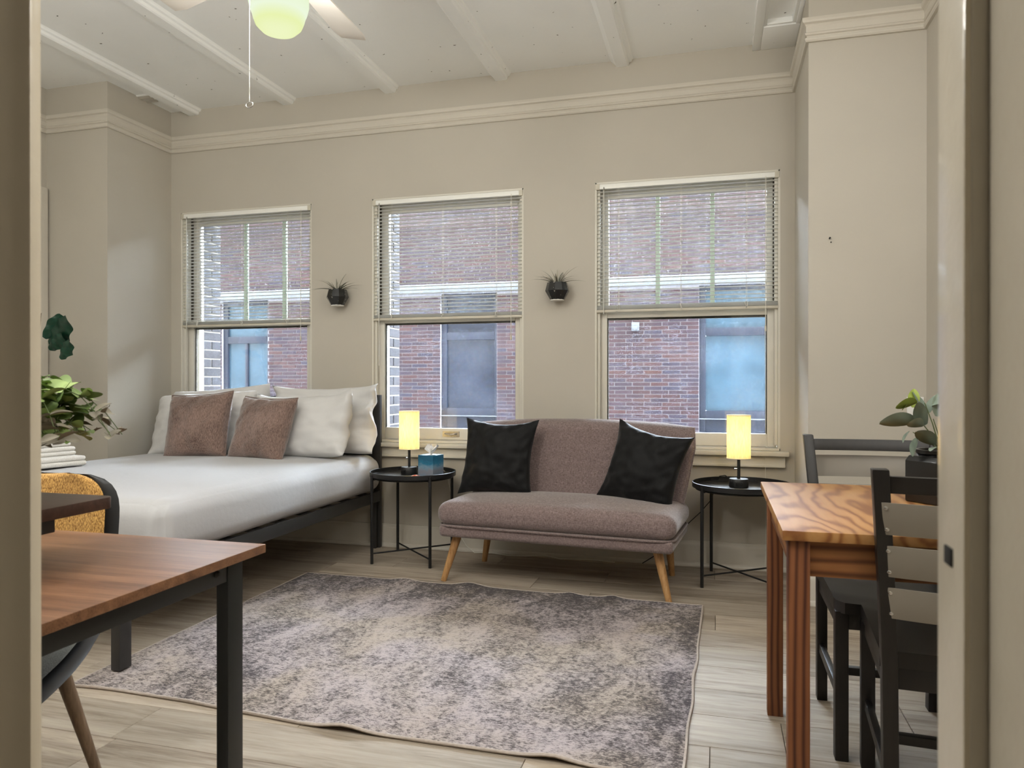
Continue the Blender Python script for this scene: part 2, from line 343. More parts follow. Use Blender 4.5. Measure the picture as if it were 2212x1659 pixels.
def copy_tree(o, parent=None):
    c = o.copy(); COL.objects.link(c)
    if parent: c.parent = parent
    for ch in list(o.children):
        if ch.type == 'LIGHT':
            l = ch.copy(); COL.objects.link(l); l.parent = c
        else: copy_tree(ch, c)
    return c
def nz(x, y, z=0.0): return noise.noise((x, y, z))

# ------------------------------------------------------------------ the room
XL, XR, YB, YF, ZC = -4.30, 0.95, 4.48, 0.62, 3.035
PLX, PLY, PRX, PRY = -3.804, 3.90, 0.433, 3.844
OPEN = [(-3.722, -2.662), (-2.212, -1.167), (-0.716, 0.354)]; WZ0, WZ1 = 0.70, 2.305
def wall_with_openings(y0, y1, x0, x1, z0, z1, ops, oz0, oz1):
    m = MB(); xs = [x0] + [v for o in ops for v in o] + [x1]
    for i in range(0, len(xs), 2): m.box(xs[i], xs[i + 1], y0, y1, z0, z1)
    for a, b in ops: m.box(a, b, y0, y1, z0, oz0); m.box(a, b, y0, y1, oz1, z1)
    return m
struct(wall_with_openings(YB, 4.70, XL - 0.2, XR + 0.2, -0.1, 3.2, OPEN, WZ0 - 0.04, WZ1).build('wall_back', 'wall', smooth=0))
struct(MB().box(XL - 0.2, XL, -0.0, YB, -0.1, 3.2).build('wall_left', 'wall', smooth=0))
struct(MB().box(XR, XR + 0.2, 0.0, YB, -0.1, 3.2).build('wall_right', 'wall', smooth=0))
struct(MB().box(XL, PLX, PLY, YB, -0.0, ZC).build('wall_left_pier', 'wall', smooth=0))
struct(MB().box(PRX, XR, PRY, YB, -0.0, ZC).build('wall_right_pier', 'wall', smooth=0))
struct(MB().box(XL, -0.74, 0.575, YF, 0, ZC).box(0.165, XR, 0.558, YF, 0, ZC).box(-0.74, 0.165, 0.575, YF, 2.15, ZC).build('wall_front', 'wall', smooth=0))
struct(MB().box(XL - 0.2, XR + 0.2, -0.0, 4.9, ZC, 3.2).build('ceiling', 'ceil', smooth=0))
# hall around the camera
struct(MB().box(-1.5, -1.4, -1.8, 0.575, 0, 2.6).box(1.0, 1.1, -1.8, 0.558, 0, 2.6).box(-1.5, 1.1, -1.9, -1.8, 0, 2.6).box(-1.5, 1.1, -1.9, 0.0, 2.6, 2.7).build('wall_hall', 'wall', smooth=0))
struct(MB().box(-1.5, 1.1, 0.0, 0.56, 2.6, 2.7).build('trim_hall_lintel', 'wall', smooth=0))

# floor: sub floor with every plank laid on it
fl = struct(MB().box(XL - 0.2, XR + 0.2, -1.9, 4.7, -0.12, -0.006).build('floor', 'subfloor', smooth=0))
PITCH, PL = 0.2145, 1.248
row_joint = {9: -1.26, 8: -1.775, 10: -0.017, 11: 0.198, 15: -0.003, 17: -0.945, 18: -1.83, 19: -1.255, 20: -0.85, 12: -0.66, 13: -1.05, 14: -0.38, 16: -0.62}
row_joint[9] = -0.017; row_joint[10] = 0.198; row_joint[11] = -0.66
plank_me = {}
def plank_mesh(w, d):
    k = (round(w, 3), round(d, 3))
    if k not in plank_me:
        m = MB().box(0.0009, w - 0.0009, 0.0009, d - 0.0009, -0.008, 0.0)
        plank_me[k] = m.mesh('plank', 0.0012, 1, 0); plank_me[k].materials.append(MAT['floor'])
    return plank_me[k]
row = -8
while True:
    y0 = 1.83 + PITCH * (row - 8); y1 = y0 + PITCH
    row += 1; k = row - 1
    if y0 > YB: break
    if y1 < -1.0: continue
    y1 = min(y1, YB + 0.0)
    j = row_joint.get(k, (k * 0.47) % PL - 1.3)
    xa, xb = (XL, XR) if y0 > 0.5 else (-1.4, 1.0)
    x = j - math.ceil((j - xa) / PL) * PL
    while x < xb:
        a, b = max(x, xa), min(x + PL, xb)
        if b - a > 0.02: put('plank', plank_mesh(b - a, y1 - y0), fl, (a, y0, 0))
        x += PL

# crown moulding, ceiling ribs, soffit, baseboards
path = [(XL, 0.62), (XL, PLY), (PLX, PLY), (PLX, YB), (PRX, YB), (PRX, PRY), (XR, PRY), (XR, 0.62)]
crown = [(0, 2.735), (-0.013, 2.735), (-0.018, 2.742), (-0.018, 2.752), (-0.009, 2.757), (-0.009, 2.764), (-0.016, 2.768), (-0.019, 2.775), (-0.012, 2.782), (-0.013, 2.808), (-0.018, 2.818), (-0.028, 2.824), (-0.031, 2.832), (-0.031, 2.846), (0, 2.846)]
struct(MB().sweep(path, [(d, z) for d, z in crown]).build('trim_1', 'trim', smooth=20))
base = [(0, 0), (-0.034, 0), (-0.034, 0.008), (-0.030, 0.018), (-0.020, 0.024), (-0.019, 0.118), (-0.016, 0.130), (-0.012, 0.136), (-0.010, 0.146), (0, 0.148)]
struct(MB().sweep(path, base).build('baseboard_back', 'trim', smooth=20))
rib = [(-0.085, ZC + 0.005), (-0.072, ZC - 0.006), (-0.048, ZC - 0.030), (-0.045, ZC - 0.040), (0.022, ZC - 0.040), (0.030, ZC - 0.034), (0.034, ZC - 0.020), (0.046, ZC - 0.016), (0.050, ZC - 0.006), (0.060, ZC + 0.005)]
for i, x in enumerate([-3.60, -2.835, -2.07, -1.305, -0.54]):
    struct(MB().loft([[(x + dx, y, z) for dx, z in rib] for y in (0.0, YB)]).build('trim_%d' % (i + 2), 'ceil', smooth=20))
m = MB()
for (x0, x1, y0, y1) in ((0.20, 0.245, 0.0, YB), (0.245, PRX, 4.20, YB), (0.41, XR, 0.0, PRY), (0.41, PRX, PRY, 4.20), (0.245, 0.41, 0.0, 2.4)): m.box(x0, x1, y0, y1, ZC - 0.037, ZC + 0.01)
struct(m.build('trim_7', 'ceil', bevel=0.004, smooth=30))
m = MB()
for (x0, x1, y0, y1) in ((0.245, 0.262, 2.4, 4.20), (0.393, 0.41, 2.4, 4.20), (0.262, 0.393, 4.183, 4.20)): m.box(x0, x1, y0, y1, ZC - 0.030, ZC + 0.01)
struct(m.build('trim_8', 'ceil', bevel=0.004))
struct(MB().box(XL, XL + 0.03, 3.79, 3.885, 0, 2.37).box(XL, XL + 0.03, 2.9, 3.79, 2.28, 2.37).build('trim_9', 'trim', bevel=0.006))
# small painted-over grille on the ceiling
cv = thing('ceiling_vent', 'small painted over grille on the ceiling near the left corner', 'vent', (-3.79, 4.205, ZC))
MB().box(-0.085, 0.085, -0.06, 0.06, -0.006, 0.002).build('vent_frame', 'ceil', cv, bevel=0.002)
for k in range(3): MB().bar((-0.075, -0.036 + 0.036 * k, -0.009), (0.075, -0.036 + 0.036 * k, -0.009), 0.022, 0.006, up=(0, 0.4, 1)).build('louver', 'wall', cv, bevel=0.001)

# door way: left jamb with bead, right jamb with stop, strike and the glossy near lining
jl = struct(MB().box(-0.86, -0.690, 0.606, 0.6205, 0, 2.15).build('trim_10', 'jamb', bevel=0.004))
struct(MB().box(0.1605, 0.30, 0.559, 0.6205, 0, 2.15).build('trim_12', 'jamb', bevel=0.003))
struct(MB().box(0.1745, 0.30, 0.10, 0.557, 0, 2.15).build('door_1', 'jamb', bevel=0.004))
sp = tag(MB().box(0.1590, 0.1610, 0.581, 0.598, 0.9500, 0.9630).build('strike_hole_dark', 'dark', bevel=0.0008), 'thin black plate standing in for the dark strike hole in the white painted door jamb', 'strike hole')  # dark plate paints in the shade of the strike hole

# ------------------------------------------------------------------ windows
def window(idx, x0, x1, muntins, latch):
    root = structroot('window_%d' % idx)
    T = 0.04
    # lining of the opening
    m = MB().box(x0 - 0.02, x0 + 0.012, 4.482, 4.70, WZ0, WZ1).box(x1 - 0.012, x1 + 0.02, 4.482, 4.70, WZ0, WZ1).box(x0, x1, 4.482, 4.70, WZ1 - 0.012, WZ1 + 0.02)
    m.build('window_lining', 'sash', root, bevel=0.002)
    # parting stops and weather strip
    for xa, xb in ((x0 + 0.012, x0 + 0.030), (x1 - 0.030, x1 - 0.012)):
        MB().box(xa, xb, 4.500, 4.522, WZ0 + 0.02, WZ1 - 0.012).build('stop_bead', 'sash', root, bevel=0.003)
        MB().box(xa - 0.004, xb - 0.008, 4.574, 4.588, WZ0 + 0.02, WZ1 - 0.012).build('weather_strip', 'weather', root)
        MB().box(xa, xb, 4.640, 4.69, WZ0 + 0.02, WZ1 - 0.012).build('stop_bead', 'sash', root, bevel=0.003)
    # lower sash, inner track
    ls = MB(); a, b = x0 + 0.016, x1 - 0.016; st = 0.052; y0, y1 = 4.532, 4.570
    lz0, lz1 = WZ0 + 0.006, 1.525
    ls.box(a, a + st, y0, y1, lz0, lz1).box(b - st, b, y0, y1, lz0, lz1).box(a + st, b - st, y0, y1, lz0, lz0 + 0.075).box(a + st, b - st, y0, y1, lz1 - 0.048, lz1)
    lo = ls.build('lower_sash', 'sash', root, bevel=0.004)
    MB().box(a + st - 0.006, b - st + 0.006, 4.549, 4.553, lz0 + 0.07, lz1 - 0.044).build('pane', 'pane', lo, smooth=0)
    g = MB()
    for q in ((a + st, a + st + 0.006, lz0 + 0.075, lz1 - 0.048), (b - st - 0.006, b - st, lz0 + 0.075, lz1 - 0.048), (a + st, b - st, lz1 - 0.060, lz1 - 0.048)): g.box(q[0], q[1], 4.5535, 4.566, q[2], q[3])
    g.build('putty_line', 'weather', lo)
    # upper sash, outer track
    us = MB(); y0, y1 = 4.596, 4.632; uz0, uz1 = 1.475, WZ1 - 0.014
    us.box(a, a + st, y0, y1, uz0, uz1).box(b - st, b, y0, y1, uz0, uz1).box(a + st, b - st, y0, y1, uz0, uz0 + 0.045).box(a + st, b - st, y0, y1, uz1 - 0.062, uz1)
    up = us.build('upper_sash', 'sash', root, bevel=0.004)
    xs = [a + st] + muntins + [b - st]
    for mx in muntins: MB().box(mx - 0.013, mx + 0.013, y0 + 0.004, y1 - 0.004, uz0 + 0.045, uz1 - 0.062).build('muntin', 'muntin', up, bevel=0.004)
    for i in range(len(xs) - 1):
        MB().box(xs[i] + (0.013 if i else -0.004), xs[i + 1] - (0.013 if i < len(xs) - 2 else -0.004), 4.612, 4.616, uz0 + 0.04, uz1 - 0.058).build('pane', 'pane', up, smooth=0)
    if latch:
        la = MB().box(-0.058, 0.058, -0.004, 0, -0.018, 0.018).tube([(-0.04, -0.004, 0.004), (-0.03, -0.016, 0.002), (0, -0.020, -0.004), (0.03, -0.016, 0.002), (0.04, -0.004, 0.004)], 0.005, 8)
        lt = la.build('sash_lift', 'nickel', lo, bevel=0.0, loc=(latch, 4.532, 0.744))
    # stool and apron
    MB().box(x0 - 0.045, x1 + 0.045, 4.425, 4.535, WZ0 - 0.040, WZ0 - 0.012).box(x0 + 0.004, x1 - 0.004, 4.46, 4.70, WZ0 - 0.012, WZ0 + 0.004).build('window_sill', 'sash', root, bevel=0.006)
    MB().box(x0 - 0.026, x1 + 0.026, 4.458, 4.482, WZ0 - 0.098, WZ0 - 0.040).box(x0 - 0.026, x1 + 0.026, 4.450, 4.482, WZ0 - 0.106, WZ0 - 0.090).build('apron', 'sash', root, bevel=0.004)
    return root
window(1, *OPEN[0], [-3.272, -2.955], None)
window(2, *OPEN[1], [], -1.67)
window(3, *OPEN[2], [-0.346, -0.022], None)

# ------------------------------------------------------------------ venetian blinds
def slat_mesh(w):
    m = MB(); prof = []
    for k in range(5):
        t = (k / 4 - 0.5) * 0.024; prof.append((t, 0.0016 - 0.0016 * (2 * k / 4 - 1) ** 2))
    ring = prof + [(t, z - 0.0009) for t, z in reversed(prof)]
    m.loft([[(x, t * 0.985, z - t * 0.10) for t, z in ring] for x in (0, w)])
    me = m.mesh('slat', smooth=60); me.materials.append(MAT['blind']); return me
def blind(x0, x1, zb, label, wand_z, tass_z):
    root = thing('venetian_blind', label, 'blind', (x0 + 0.006, 4.492, 0), 0, 'half raised white venetian blinds')
    w = x1 - x0 - 0.012; zt = WZ1 - 0.014
    MB().box(0, w, -0.016, 0.012, zt - 0.030, zt).build('headrail', 'blind', root, bevel=0.003)
    for xx in (0.0, w - 0.024): MB().box(xx, xx + 0.024, -0.0175, 0.0125, zt - 0.033, zt + 0.002).build('end_bracket', 'blindrail', root, bevel=0.0015)
    sm = slat_mesh(w - 0.008); pitch = 0.0232; n = int((zt - 0.045 - zb - 0.042) / pitch)
    for k in range(n + 1): put('slat', sm, root, (0.004, -0.002, zt - 0.045 - k * pitch))
    # the raised slats lie stacked on the bottom rail
    for k in range(7): put('slat', sm, root, (0.004, -0.002, zb + 0.019 + k * 0.0029))
    MB().box(0.003, w - 0.003, -0.0135, 0.0105, zb, zb + 0.017).build('bottom_rail', 'blindrail', root, bevel=0.004)
    for fx in (0.13, 0.48, 0.83):
        cx = w * fx
        MB().tube([(cx, -0.0145, zt - 0.03), (cx, -0.0145, zb + 0.012)], 0.0008, 5).tube([(cx, 0.011, zt - 0.03), (cx, 0.011, zb + 0.012)], 0.0008, 5).tube([(cx + 0.006, -0.0146, zt - 0.03), (cx + 0.006, -0.0146, zb + 0.012)], 0.0006, 5).build('ladder_cord', 'cord', root)
        g = MB(); rr = random.Random(int(cx * 1000))
        for q in range(7):
            a = (cx + rr.uniform(-0.012, 0.012), -0.018 + rr.uniform(-0.004, 0.002), zb + 0.034 + rr.uniform(-0.028, 0.012)); b = (cx + rr.uniform(-0.014, 0.014), -0.02 + rr.uniform(-0.004, 0.002), zb + 0.022 + rr.uniform(-0.024, 0.016))
            g.tube([a, ((a[0] + b[0]) / 2, a[1] - 0.005, (a[2] + b[2]) / 2 + 0.004), b], 0.0014, 5)
        g.build('cord_clip', 'clear', root)
    wx = 0.05
    MB().tube([(wx, -0.02, zt - 0.036), (wx, -0.022, wand_z)], 0.0032, 6).build('tilt_wand', 'clear', root)
    MB().tube([(wx, -0.016, zt - 0.02), (wx, -0.02, zt - 0.04)], 0.004, 6).build('wand_hook', 'nickel', root)
    lx = w - 0.075
    MB().tube([(lx, -0.017, zt - 0.02), (lx, -0.021, tass_z)], 0.0011, 5).tube([(lx + 0.004, -0.017, zt - 0.02), (lx + 0.002, -0.021, tass_z)], 0.0011, 5).build('lift_cord', 'cord', root)
    MB().lathe([(0.002, 0.0), (0.005, -0.006), (0.006, -0.028), (0.004, -0.034)], 8).build('cord_tassel', 'blindrail', root, loc=(lx + 0.001, -0.021, tass_z))
    return root
blind(*OPEN[0], 1.478, 'half raised white venetian blind on the window above the bed', 1.47, 1.40)
blind(*OPEN[1], 1.492, 'half raised white venetian blind on the window with no muntins', 1.195, 1.385)
blind(*OPEN[2], 1.508, 'half raised white venetian blind on the window behind the loveseat and right lamp', 1.50, 1.41)
MB().tube([(0.27, 4.468, 1.41), (0.272, 4.44, 0.9), (0.271, 4.42, 0.5), (0.272, 4.40, 0.2), (0.268, 4.395, 0.02)], 0.0012, 5).build('lift_cord', 'cord', bpy.data.objects['venetian_blind.002'], loc=(-(OPEN[2][0] + 0.006), -4.492, 0))

# ------------------------------------------------------------------ outside: brick reveals, street, building opposite
we = struct(wall_with_openings(4.70, 4.92, -40.0, 30.0, -4.0, 15.0, [(OPEN[0][0], OPEN[0][1] + 0.35), (OPEN[1][0], OPEN[1][1] + 0.14), (OPEN[2][0] - 0.22, OPEN[2][1] + 0.10)], WZ0 - 0.08, WZ1 + 0.05).build('wall_exterior', 'oldmortar', smooth=0))  # unseen height added to shade the facade opposite; openings widened for more daylight
bm_full = MB().box(-0.001, 0.006, 0.005, 0.185, 0.005, 0.063).mesh('brick', 0.002, 1, 0); bm_half = MB().box(-0.001, 0.006, 0.005, 0.105, 0.005, 0.063).mesh('brick', 0.002, 1, 0); bm_hd = MB().box(-0.001, 0.006, 0.115, 0.215, 0.005, 0.063).mesh('brick', 0.002, 1, 0)
bm_q = MB().box(-0.001, 0.006, 0.125, 0.215, 0.005, 0.063).mesh('brick', 0.002, 1, 0); bm_l = MB().box(-0.001, 0.006, 0.005, 0.215, 0.005, 0.063).mesh('brick', 0.002, 1, 0)
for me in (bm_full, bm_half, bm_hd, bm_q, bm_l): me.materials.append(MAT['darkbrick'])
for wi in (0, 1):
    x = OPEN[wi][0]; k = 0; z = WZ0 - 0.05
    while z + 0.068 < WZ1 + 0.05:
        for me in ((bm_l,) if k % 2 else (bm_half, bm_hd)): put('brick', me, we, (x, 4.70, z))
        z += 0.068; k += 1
struct(MB().box(-20, 12, 4.92, 12.2, -4.2, -4.0).build('street', 'streetbounce', smooth=0))

YO = 12.0
fb = thing('brick_building', 'red brick building with pale stone band across the street', 'building', (0, YO, 0))
FW = [(-9.05, -8.05), (-4.62, -3.60), (-0.26, 0.86), (3.7, 4.8)]; FZ0, FZ1, BZ0, BZ1, FTOP, FBOT = -0.55, 2.62, 2.63, 2.79, 4.48, -4.0
m = wall_with_openings(0.012, 0.35, -14, 8, FBOT, FTOP, FW, FZ0, FZ1); m.build('facade_backing', 'mortar', fb, smooth=0)
MB().box(-14, 8, -0.06, 0.012, BZ0, BZ1).build('stone_band', 'stone', fb, bevel=0.01)
MB().box(-14, 8, -0.09, 0.3, FTOP, FTOP + 0.12).build('coping', 'stone', fb, bevel=0.01)
BL, CH = 0.288, 0.0644
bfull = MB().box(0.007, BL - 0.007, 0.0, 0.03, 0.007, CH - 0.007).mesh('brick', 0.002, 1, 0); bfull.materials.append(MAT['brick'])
mass = MB(); cands = []
row = 0; z = FBOT
while z < FTOP - 0.01:
    if not (BZ0 - 0.03 < z + CH / 2 < BZ1 + 0.0):
        x = -14 - (0.36 * BL if row % 2 else 0) + 0.02
        while x < 8:
            segs = [(x, x + BL)]
            if FZ0 - 0.02 < z + CH / 2 < FZ1:
                for a, b in FW:
                    ns = []
                    for s0, s1 in segs:
                        if s1 <= a or s0 >= b: ns.append((s0, s1))
                        else:
                            if s0 < a - 0.02: ns.append((s0, a))
                            if s1 > b + 0.02: ns.append((b, s1))
                    segs = ns
            for s0, s1 in segs: cands.append((s0, s1, z))
            x += BL
    row += 1; z += CH
def vis(c):
    x = (c[0] + c[1]) / 2; z = c[2]
    return c[1] - c[0] > BL - 0.01 and ((-1.75 < x < -0.25 and 0.45 < z < 2.1) or (-5.48 < x < -4.6 and 0.5 < z < 2.0) or (-3.62 < x < -3.1 and 0.8 < z < 1.9) or (-8.1 < x < -7.05 and 1.0 < z < 2.0))
cnt = 0
for c in cands:
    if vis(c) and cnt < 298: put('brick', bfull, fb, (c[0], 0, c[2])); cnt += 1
    else:
        a, b = c[0] + 0.007, c[1] - 0.007
        if -12.5 < a < 6 and c[2] > -2: mass.box(a, b, 0.0, 0.03, c[2] + 0.007, c[2] + CH - 0.007)
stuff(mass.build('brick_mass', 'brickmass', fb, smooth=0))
def far_window(x0, x1, dark, split):
    f = MB(); w = 0.10
    f.box(x0, x0 + w, 0.05, 0.14, FZ0, FZ1).box(x1 - 0.05, x1, 0.05, 0.14, FZ0, FZ1).box(x0 + w, x1 - 0.05, 0.05, 0.14, 1.82, 1.95).box(x0 + w, x1 - 0.05, 0.05, 0.14, FZ1 - 0.08, FZ1).box(x0 + w, x1 - 0.05, 0.05, 0.14, FZ0, 0.64).box(x0 - 0.02, x1 + 0.02, -0.01, 0.06, FZ0 - 0.08, FZ0)
    if split: f.box((x0 + x1) / 2 - 0.03, (x0 + x1) / 2 + 0.03, 0.06, 0.14, 0.64, 1.82)
    fr = f.build('window', 'winframe', fb, bevel=0.01)
    MB().box(x0 + w, x1 - 0.05, 0.10, 0.12, 0.64, 1.82).build('pane', 'darkpane' if dark else 'farpane', fr, smooth=0)
    MB().box(x0 + w, x1 - 0.05, 0.10, 0.12, 1.95, FZ1 - 0.08).build('pane', 'darkpane' if dark else 'farpane', fr, smooth=0)
    MB().box(x0, x1, 0.001, 0.05, 0.50, 0.515).build('guard_rail', 'stone', fr)
far_window(*FW[0], False, True); far_window(*FW[1], True, False); far_window(*FW[2], False, False); far_window(*FW[3], True, False)
tag(MB().box(-1.315, -1.195, YO - 0.07, YO + 0.012, 1.915, 2.052).box(-1.30, -1.21, YO - 0.085, YO - 0.07, 1.93, 1.99).build('wall_vent', 'stone', bevel=0.008), 'small pale square vent hood on the brick facade outside', 'vent')

# ------------------------------------------------------------------ soft things
def rbox(m, x0, x1, y0, y1, z0, z1, crown=0.0, n=14, p=6.0, sag=0.0, wr=0.0, seed=0.0):
    """upholstered block: a cube grid pulled to a superellipsoid, with a crowned top"""
    cx, cy, cz = (x0 + x1) / 2, (y0 + y1) / 2, (z0 + z1) / 2; hx, hy, hz = (x1 - x0) / 2, (y1 - y0) / 2, (z1 - z0) / 2
    r = min(hx, hy, hz, 0.06 if p == 6.0 else p)
    def proj(a, b, c):
        q = Vector((a * hx, b * hy, c * hz)); inner = Vector((max(-hx + r, min(hx - r, q.x)), max(-hy + r, min(hy - r, q.y)), max(-hz + r, min(hz - r, q.z))))
        d = q - inner
        if d.length > 1e-9: q = inner + d.normalized() * r
        u, v = q.x / hx, q.y / hy
        q.z += crown * (1 - u * u) * (1 - v * v) * (1 if c > -0.99 else 0) * (c + 1) / 2
        if wr:
            w = nz(q.x * 3.1 + seed, q.y * 3.1, q.z * 3.1) * wr + nz(q.x * 9 + seed, q.y * 9, q.z * 9) * wr * 0.35
            q += q.normalized() * w
        return (cx + q.x, cy + q.y, cz + q.z)
    e = lambda h: [(-1 + 2 * i / n) for i in range(n + 1)]
    def remap(t, h): # crowd samples near the rounded edges
        k = r / h; s = abs(t); return math.copysign((s / 0.5 * (1 - k) if s < 0.5 else (1 - k) + (s - 0.5) / 0.5 * k), t)
    for ax in range(3):
        for sg in (-1, 1):
            def fn(i, j, ax=ax, sg=sg):
                a, b = 2 * i - 1, 2 * j - 1; c = [0, 0, 0]; o = [k for k in range(3) if k != ax]
                c[ax] = sg; c[o[0]] = remap(a, (hx, hy, hz)[o[0]]); c[o[1]] = remap(b, (hx, hy, hz)[o[1]]); return proj(*c)
            m.grid(fn, n, n)
    return m
def cushion(w, h, t, ear=0.06, pw=0.42, seed=0.0, wrinkle=0.010, n=36, flop=0.0, soft=0.35):
    """pillow standing in local xz, thickness along y"""
    def side(sg):
        def fn(i, j):
            u, v = 2 * i - 1, 2 * j - 1
            e = (max(0, 1 - u * u) * max(0, 1 - v * v)) ** pw
            x = u * (1 - ear * (1 - v * v) * abs(u) ** 3) * w / 2; z = v * (1 - ear * (1 - u * u) * abs(v) ** 3) * h / 2
            edge = (1 - (1 - abs(u)) * (1 - abs(v)))
            wv = (nz(u * 2.3 + seed, v * 2.3, sg * 2.0 + seed) * 0.9 + nz(u * 5 + seed, v * 5 + seed, sg) * 0.5) * wrinkle * (0.4 + 0.8 * edge)
            rad = math.atan2(v, u); cr = math.sin(rad * 13 + seed * 3 + nz(u * 3, v * 3, seed) * 5) * wrinkle * 0.5 * max(0, max(abs(u), abs(v)) - 0.45)
            y = sg * (t / 2 * e + (wv + cr) * (e ** 0.5))
            bend = flop * (max(0, abs(u) - 0.55) ** 2) * (0.6 + nz(v * 2 + seed, u, 3.3))
            z2 = z - soft * t * 0.25 * (1 - u * u) * max(0, v) ** 2 * (0.5 + 0.5 * nz(u * 2 + seed, 1.7, 0))
            return (x, y + bend, z2)
        return fn
    m = MB(); m.grid(side(-1), n, n); m.grid(side(1), n, n); return m
def place_cushion(name, label, cat, mat, w, h, t, cx, cy, z0, lean, rz=0.0, roll=0.0, group=None, seam=None, **kw):
    """cushion whose lower edge rests near z0; lean tips its top backwards (+y)"""
    o = cushion(w, h, t, **kw).build(name, mat, None, smooth=70, weld=0.0006)
    o.rotation_euler = Euler((-R(lean), R(roll), R(rz)), 'XYZ'); o.location = (cx, cy, z0 + h / 2 * math.cos(R(lean)))
    tag(o, label, cat, group)
    if seam:
        pts = []; ear = kw.get('ear', 0.06)
        for a, b in [(i / 12 * 2 - 1, 1) for i in range(13)] + [(1, 1 - i / 12 * 2) for i in range(1, 13)] + [(1 - i / 12 * 2, -1) for i in range(1, 13)] + [(-1, i / 12 * 2 - 1) for i in range(1, 12)]:
            pts.append((a * (1 - ear * (1 - b * b) * abs(a) ** 3) * w / 2, 0, b * (1 - ear * (1 - a * a) * abs(b) ** 3) * h / 2))
        MB().tube(pts + [pts[0]], 0.0035, 6).build('piping', seam, o, smooth=60)
    return o

# ------------------------------------------------------------------ rug
rug_c = [(-2.215, 2.097), (-0.088, 2.035), (-0.062, 3.655), (-2.222, 3.694)]
def rug_pt(i, j, off=0.0):
    a, b, c, d = [Vector(p) for p in rug_c]
    p = (a * (1 - i) + b * i) * (1 - j) + (d * (1 - i) + c * i) * j
    lift = 0.0
    for (u, w, h) in ((0.52, 0.035, 0.016), (0.83, 0.03, 0.012), (0.98, 0.03, 0.014)): lift += h * math.exp(-((i - u) / w) ** 2) * max(0, 1 - j * 5) ** 2
    for (u, w, h) in ((0.28, 0.03, 0.014), (0.45, 0.035, 0.018), (0.70, 0.02, 0.010), (0.80, 0.02, 0.012)): lift += h * math.exp(-((i - u) / w) ** 2) * max(0, 1 - (1 - j) * 6) ** 2
    for (v, w, h) in ((0.45, 0.03, 0.012),): lift += h * math.exp(-((j - v) / w) ** 2) * max(0, 1 - (1 - i) * 9) ** 2
    y = p.y + 0.012 * math.sin(i * 9) * (1 - j) * (1 - i) * 2 + 0.006 * nz(i * 9, j * 2)
    return (p.x + 0.006 * nz(j * 8, i * 2, 5), y, 0.0095 + lift + off)
def M_rug():
    t = NT('distressed_rug'); v = t.coord()
    st = t.noise(t.coord(scale=(1.0, 0.42, 1), rot=(0, 0, R(25))), 6.0, 6, 0.72, 0.8); g = t.n('ShaderNodeSeparateXYZ'); t.set(g, 0, v)
    brd = t.math('MAXIMUM', t.math('MULTIPLY', t.math('ADD', g.outputs[1], -3.30), 2.2, True), t.math('MULTIPLY', t.math('ADD', g.outputs[0], 0.34), 2.0, True)); big = t.noise(v, 2.1, 3, 0.5, 0.8); big2 = t.noise(t.coord(scale=(1, 1, 2)), 1.3, 2, 0.5)
    fine = t.noise(t.coord(scale=(0.40, 1.6, 1), rot=(0, 0, R(-12))), 170, 4, 0.85); fine2 = t.noise(v, 42, 4, 0.75)
    f = t.math('ADD', t.math('ADD', t.math('MULTIPLY', st, 0.36), t.math('MULTIPLY', big2, 0.20)), t.math('ADD', t.math('MULTIPLY', fine, 0.72), t.math('MULTIPLY', fine2, 0.34)))
    f = t.math('ADD', f, t.math('MULTIPLY', brd, -0.0)) if False else t.math('SUBTRACT', f, t.math('MULTIPLY', brd, 0.075))
    base_ = t.mix(t.ramp(big, [(0.42, (0, 0, 0)), (0.62, (1, 1, 1))]), srgb(186, 174, 174), srgb(182, 168, 156))
    dk = t.mix(t.ramp(big, [(0.35, (0, 0, 0)), (0.65, (1, 1, 1))]), srgb(56, 50, 54), srgb(66, 57, 53))
    c = t.mix(t.ramp(f, [(0.74, (1, 1, 1)), (0.85, (0, 0, 0))]), base_, dk)
    t.bsdf(c, 0.95, 0, t.bump(t.math('ADD', fine, fine2), 0.6, 0.006), 0.15, 0, 0.15); return t.m
MAT['rug'] = M_rug()
m = MB().grid(lambda i, j: rug_pt(i, j), 96, 64).grid(lambda i, j: rug_pt(i, j, -0.009), 96, 64)
rug = tag(m.build('area_rug', 'rug', None, smooth=60), 'faded grey and mauve distressed area rug lying on plank floor', 'rug')
edge = [rug_pt(i / 60, 0) for i in range(61)] + [rug_pt(1, j / 40) for j in range(1, 41)] + [rug_pt(1 - i / 60, 1) for i in range(1, 61)] + [rug_pt(0, 1 - j / 40) for j in range(1, 40)]
MB().tube([(x, y, z - 0.003) for x, y, z in edge] + [tuple((edge[0][0], edge[0][1], edge[0][2] - 0.003))], 0.0055, 6).build('edge_binding', M_plain('rug_binding', srgb(176, 164, 154), 0.9, var=0.1, scale=90), rug, smooth=60)

# ------------------------------------------------------------------ bed
bed = thing('bed', 'black metal bed frame with low panel headboard under the left window', 'bed', (0, 0, 0))
BX0, BX1, BY0, BY1 = -3.67, -2.12, 2.25, 4.44
for x in (BX0, BX1 - 0.045): MB().box(x, x + 0.045, BY1 - 0.03, BY1, 0.0, 1.0).build('headboard_post', 'bed_metal', bed, bevel=0.003)
MB().box(BX0 + 0.045, BX1 - 0.045, BY1 - 0.024, BY1 - 0.008, 0.55, 0.99).build('headboard_panel', 'bed_metal', bed, bevel=0.003)
for x in (BX0, BX1 - 0.022): MB().box(x, x + 0.022, BY0 + 0.04, BY1 - 0.03, 0.305, 0.372).build('side_rail', 'bed_metal', bed, bevel=0.002)
MB().box(BX0 + 0.04, BX1 - 0.04, BY0, BY0 + 0.03, 0.305, 0.372).build('foot_rail', 'bed_metal', bed, bevel=0.002)
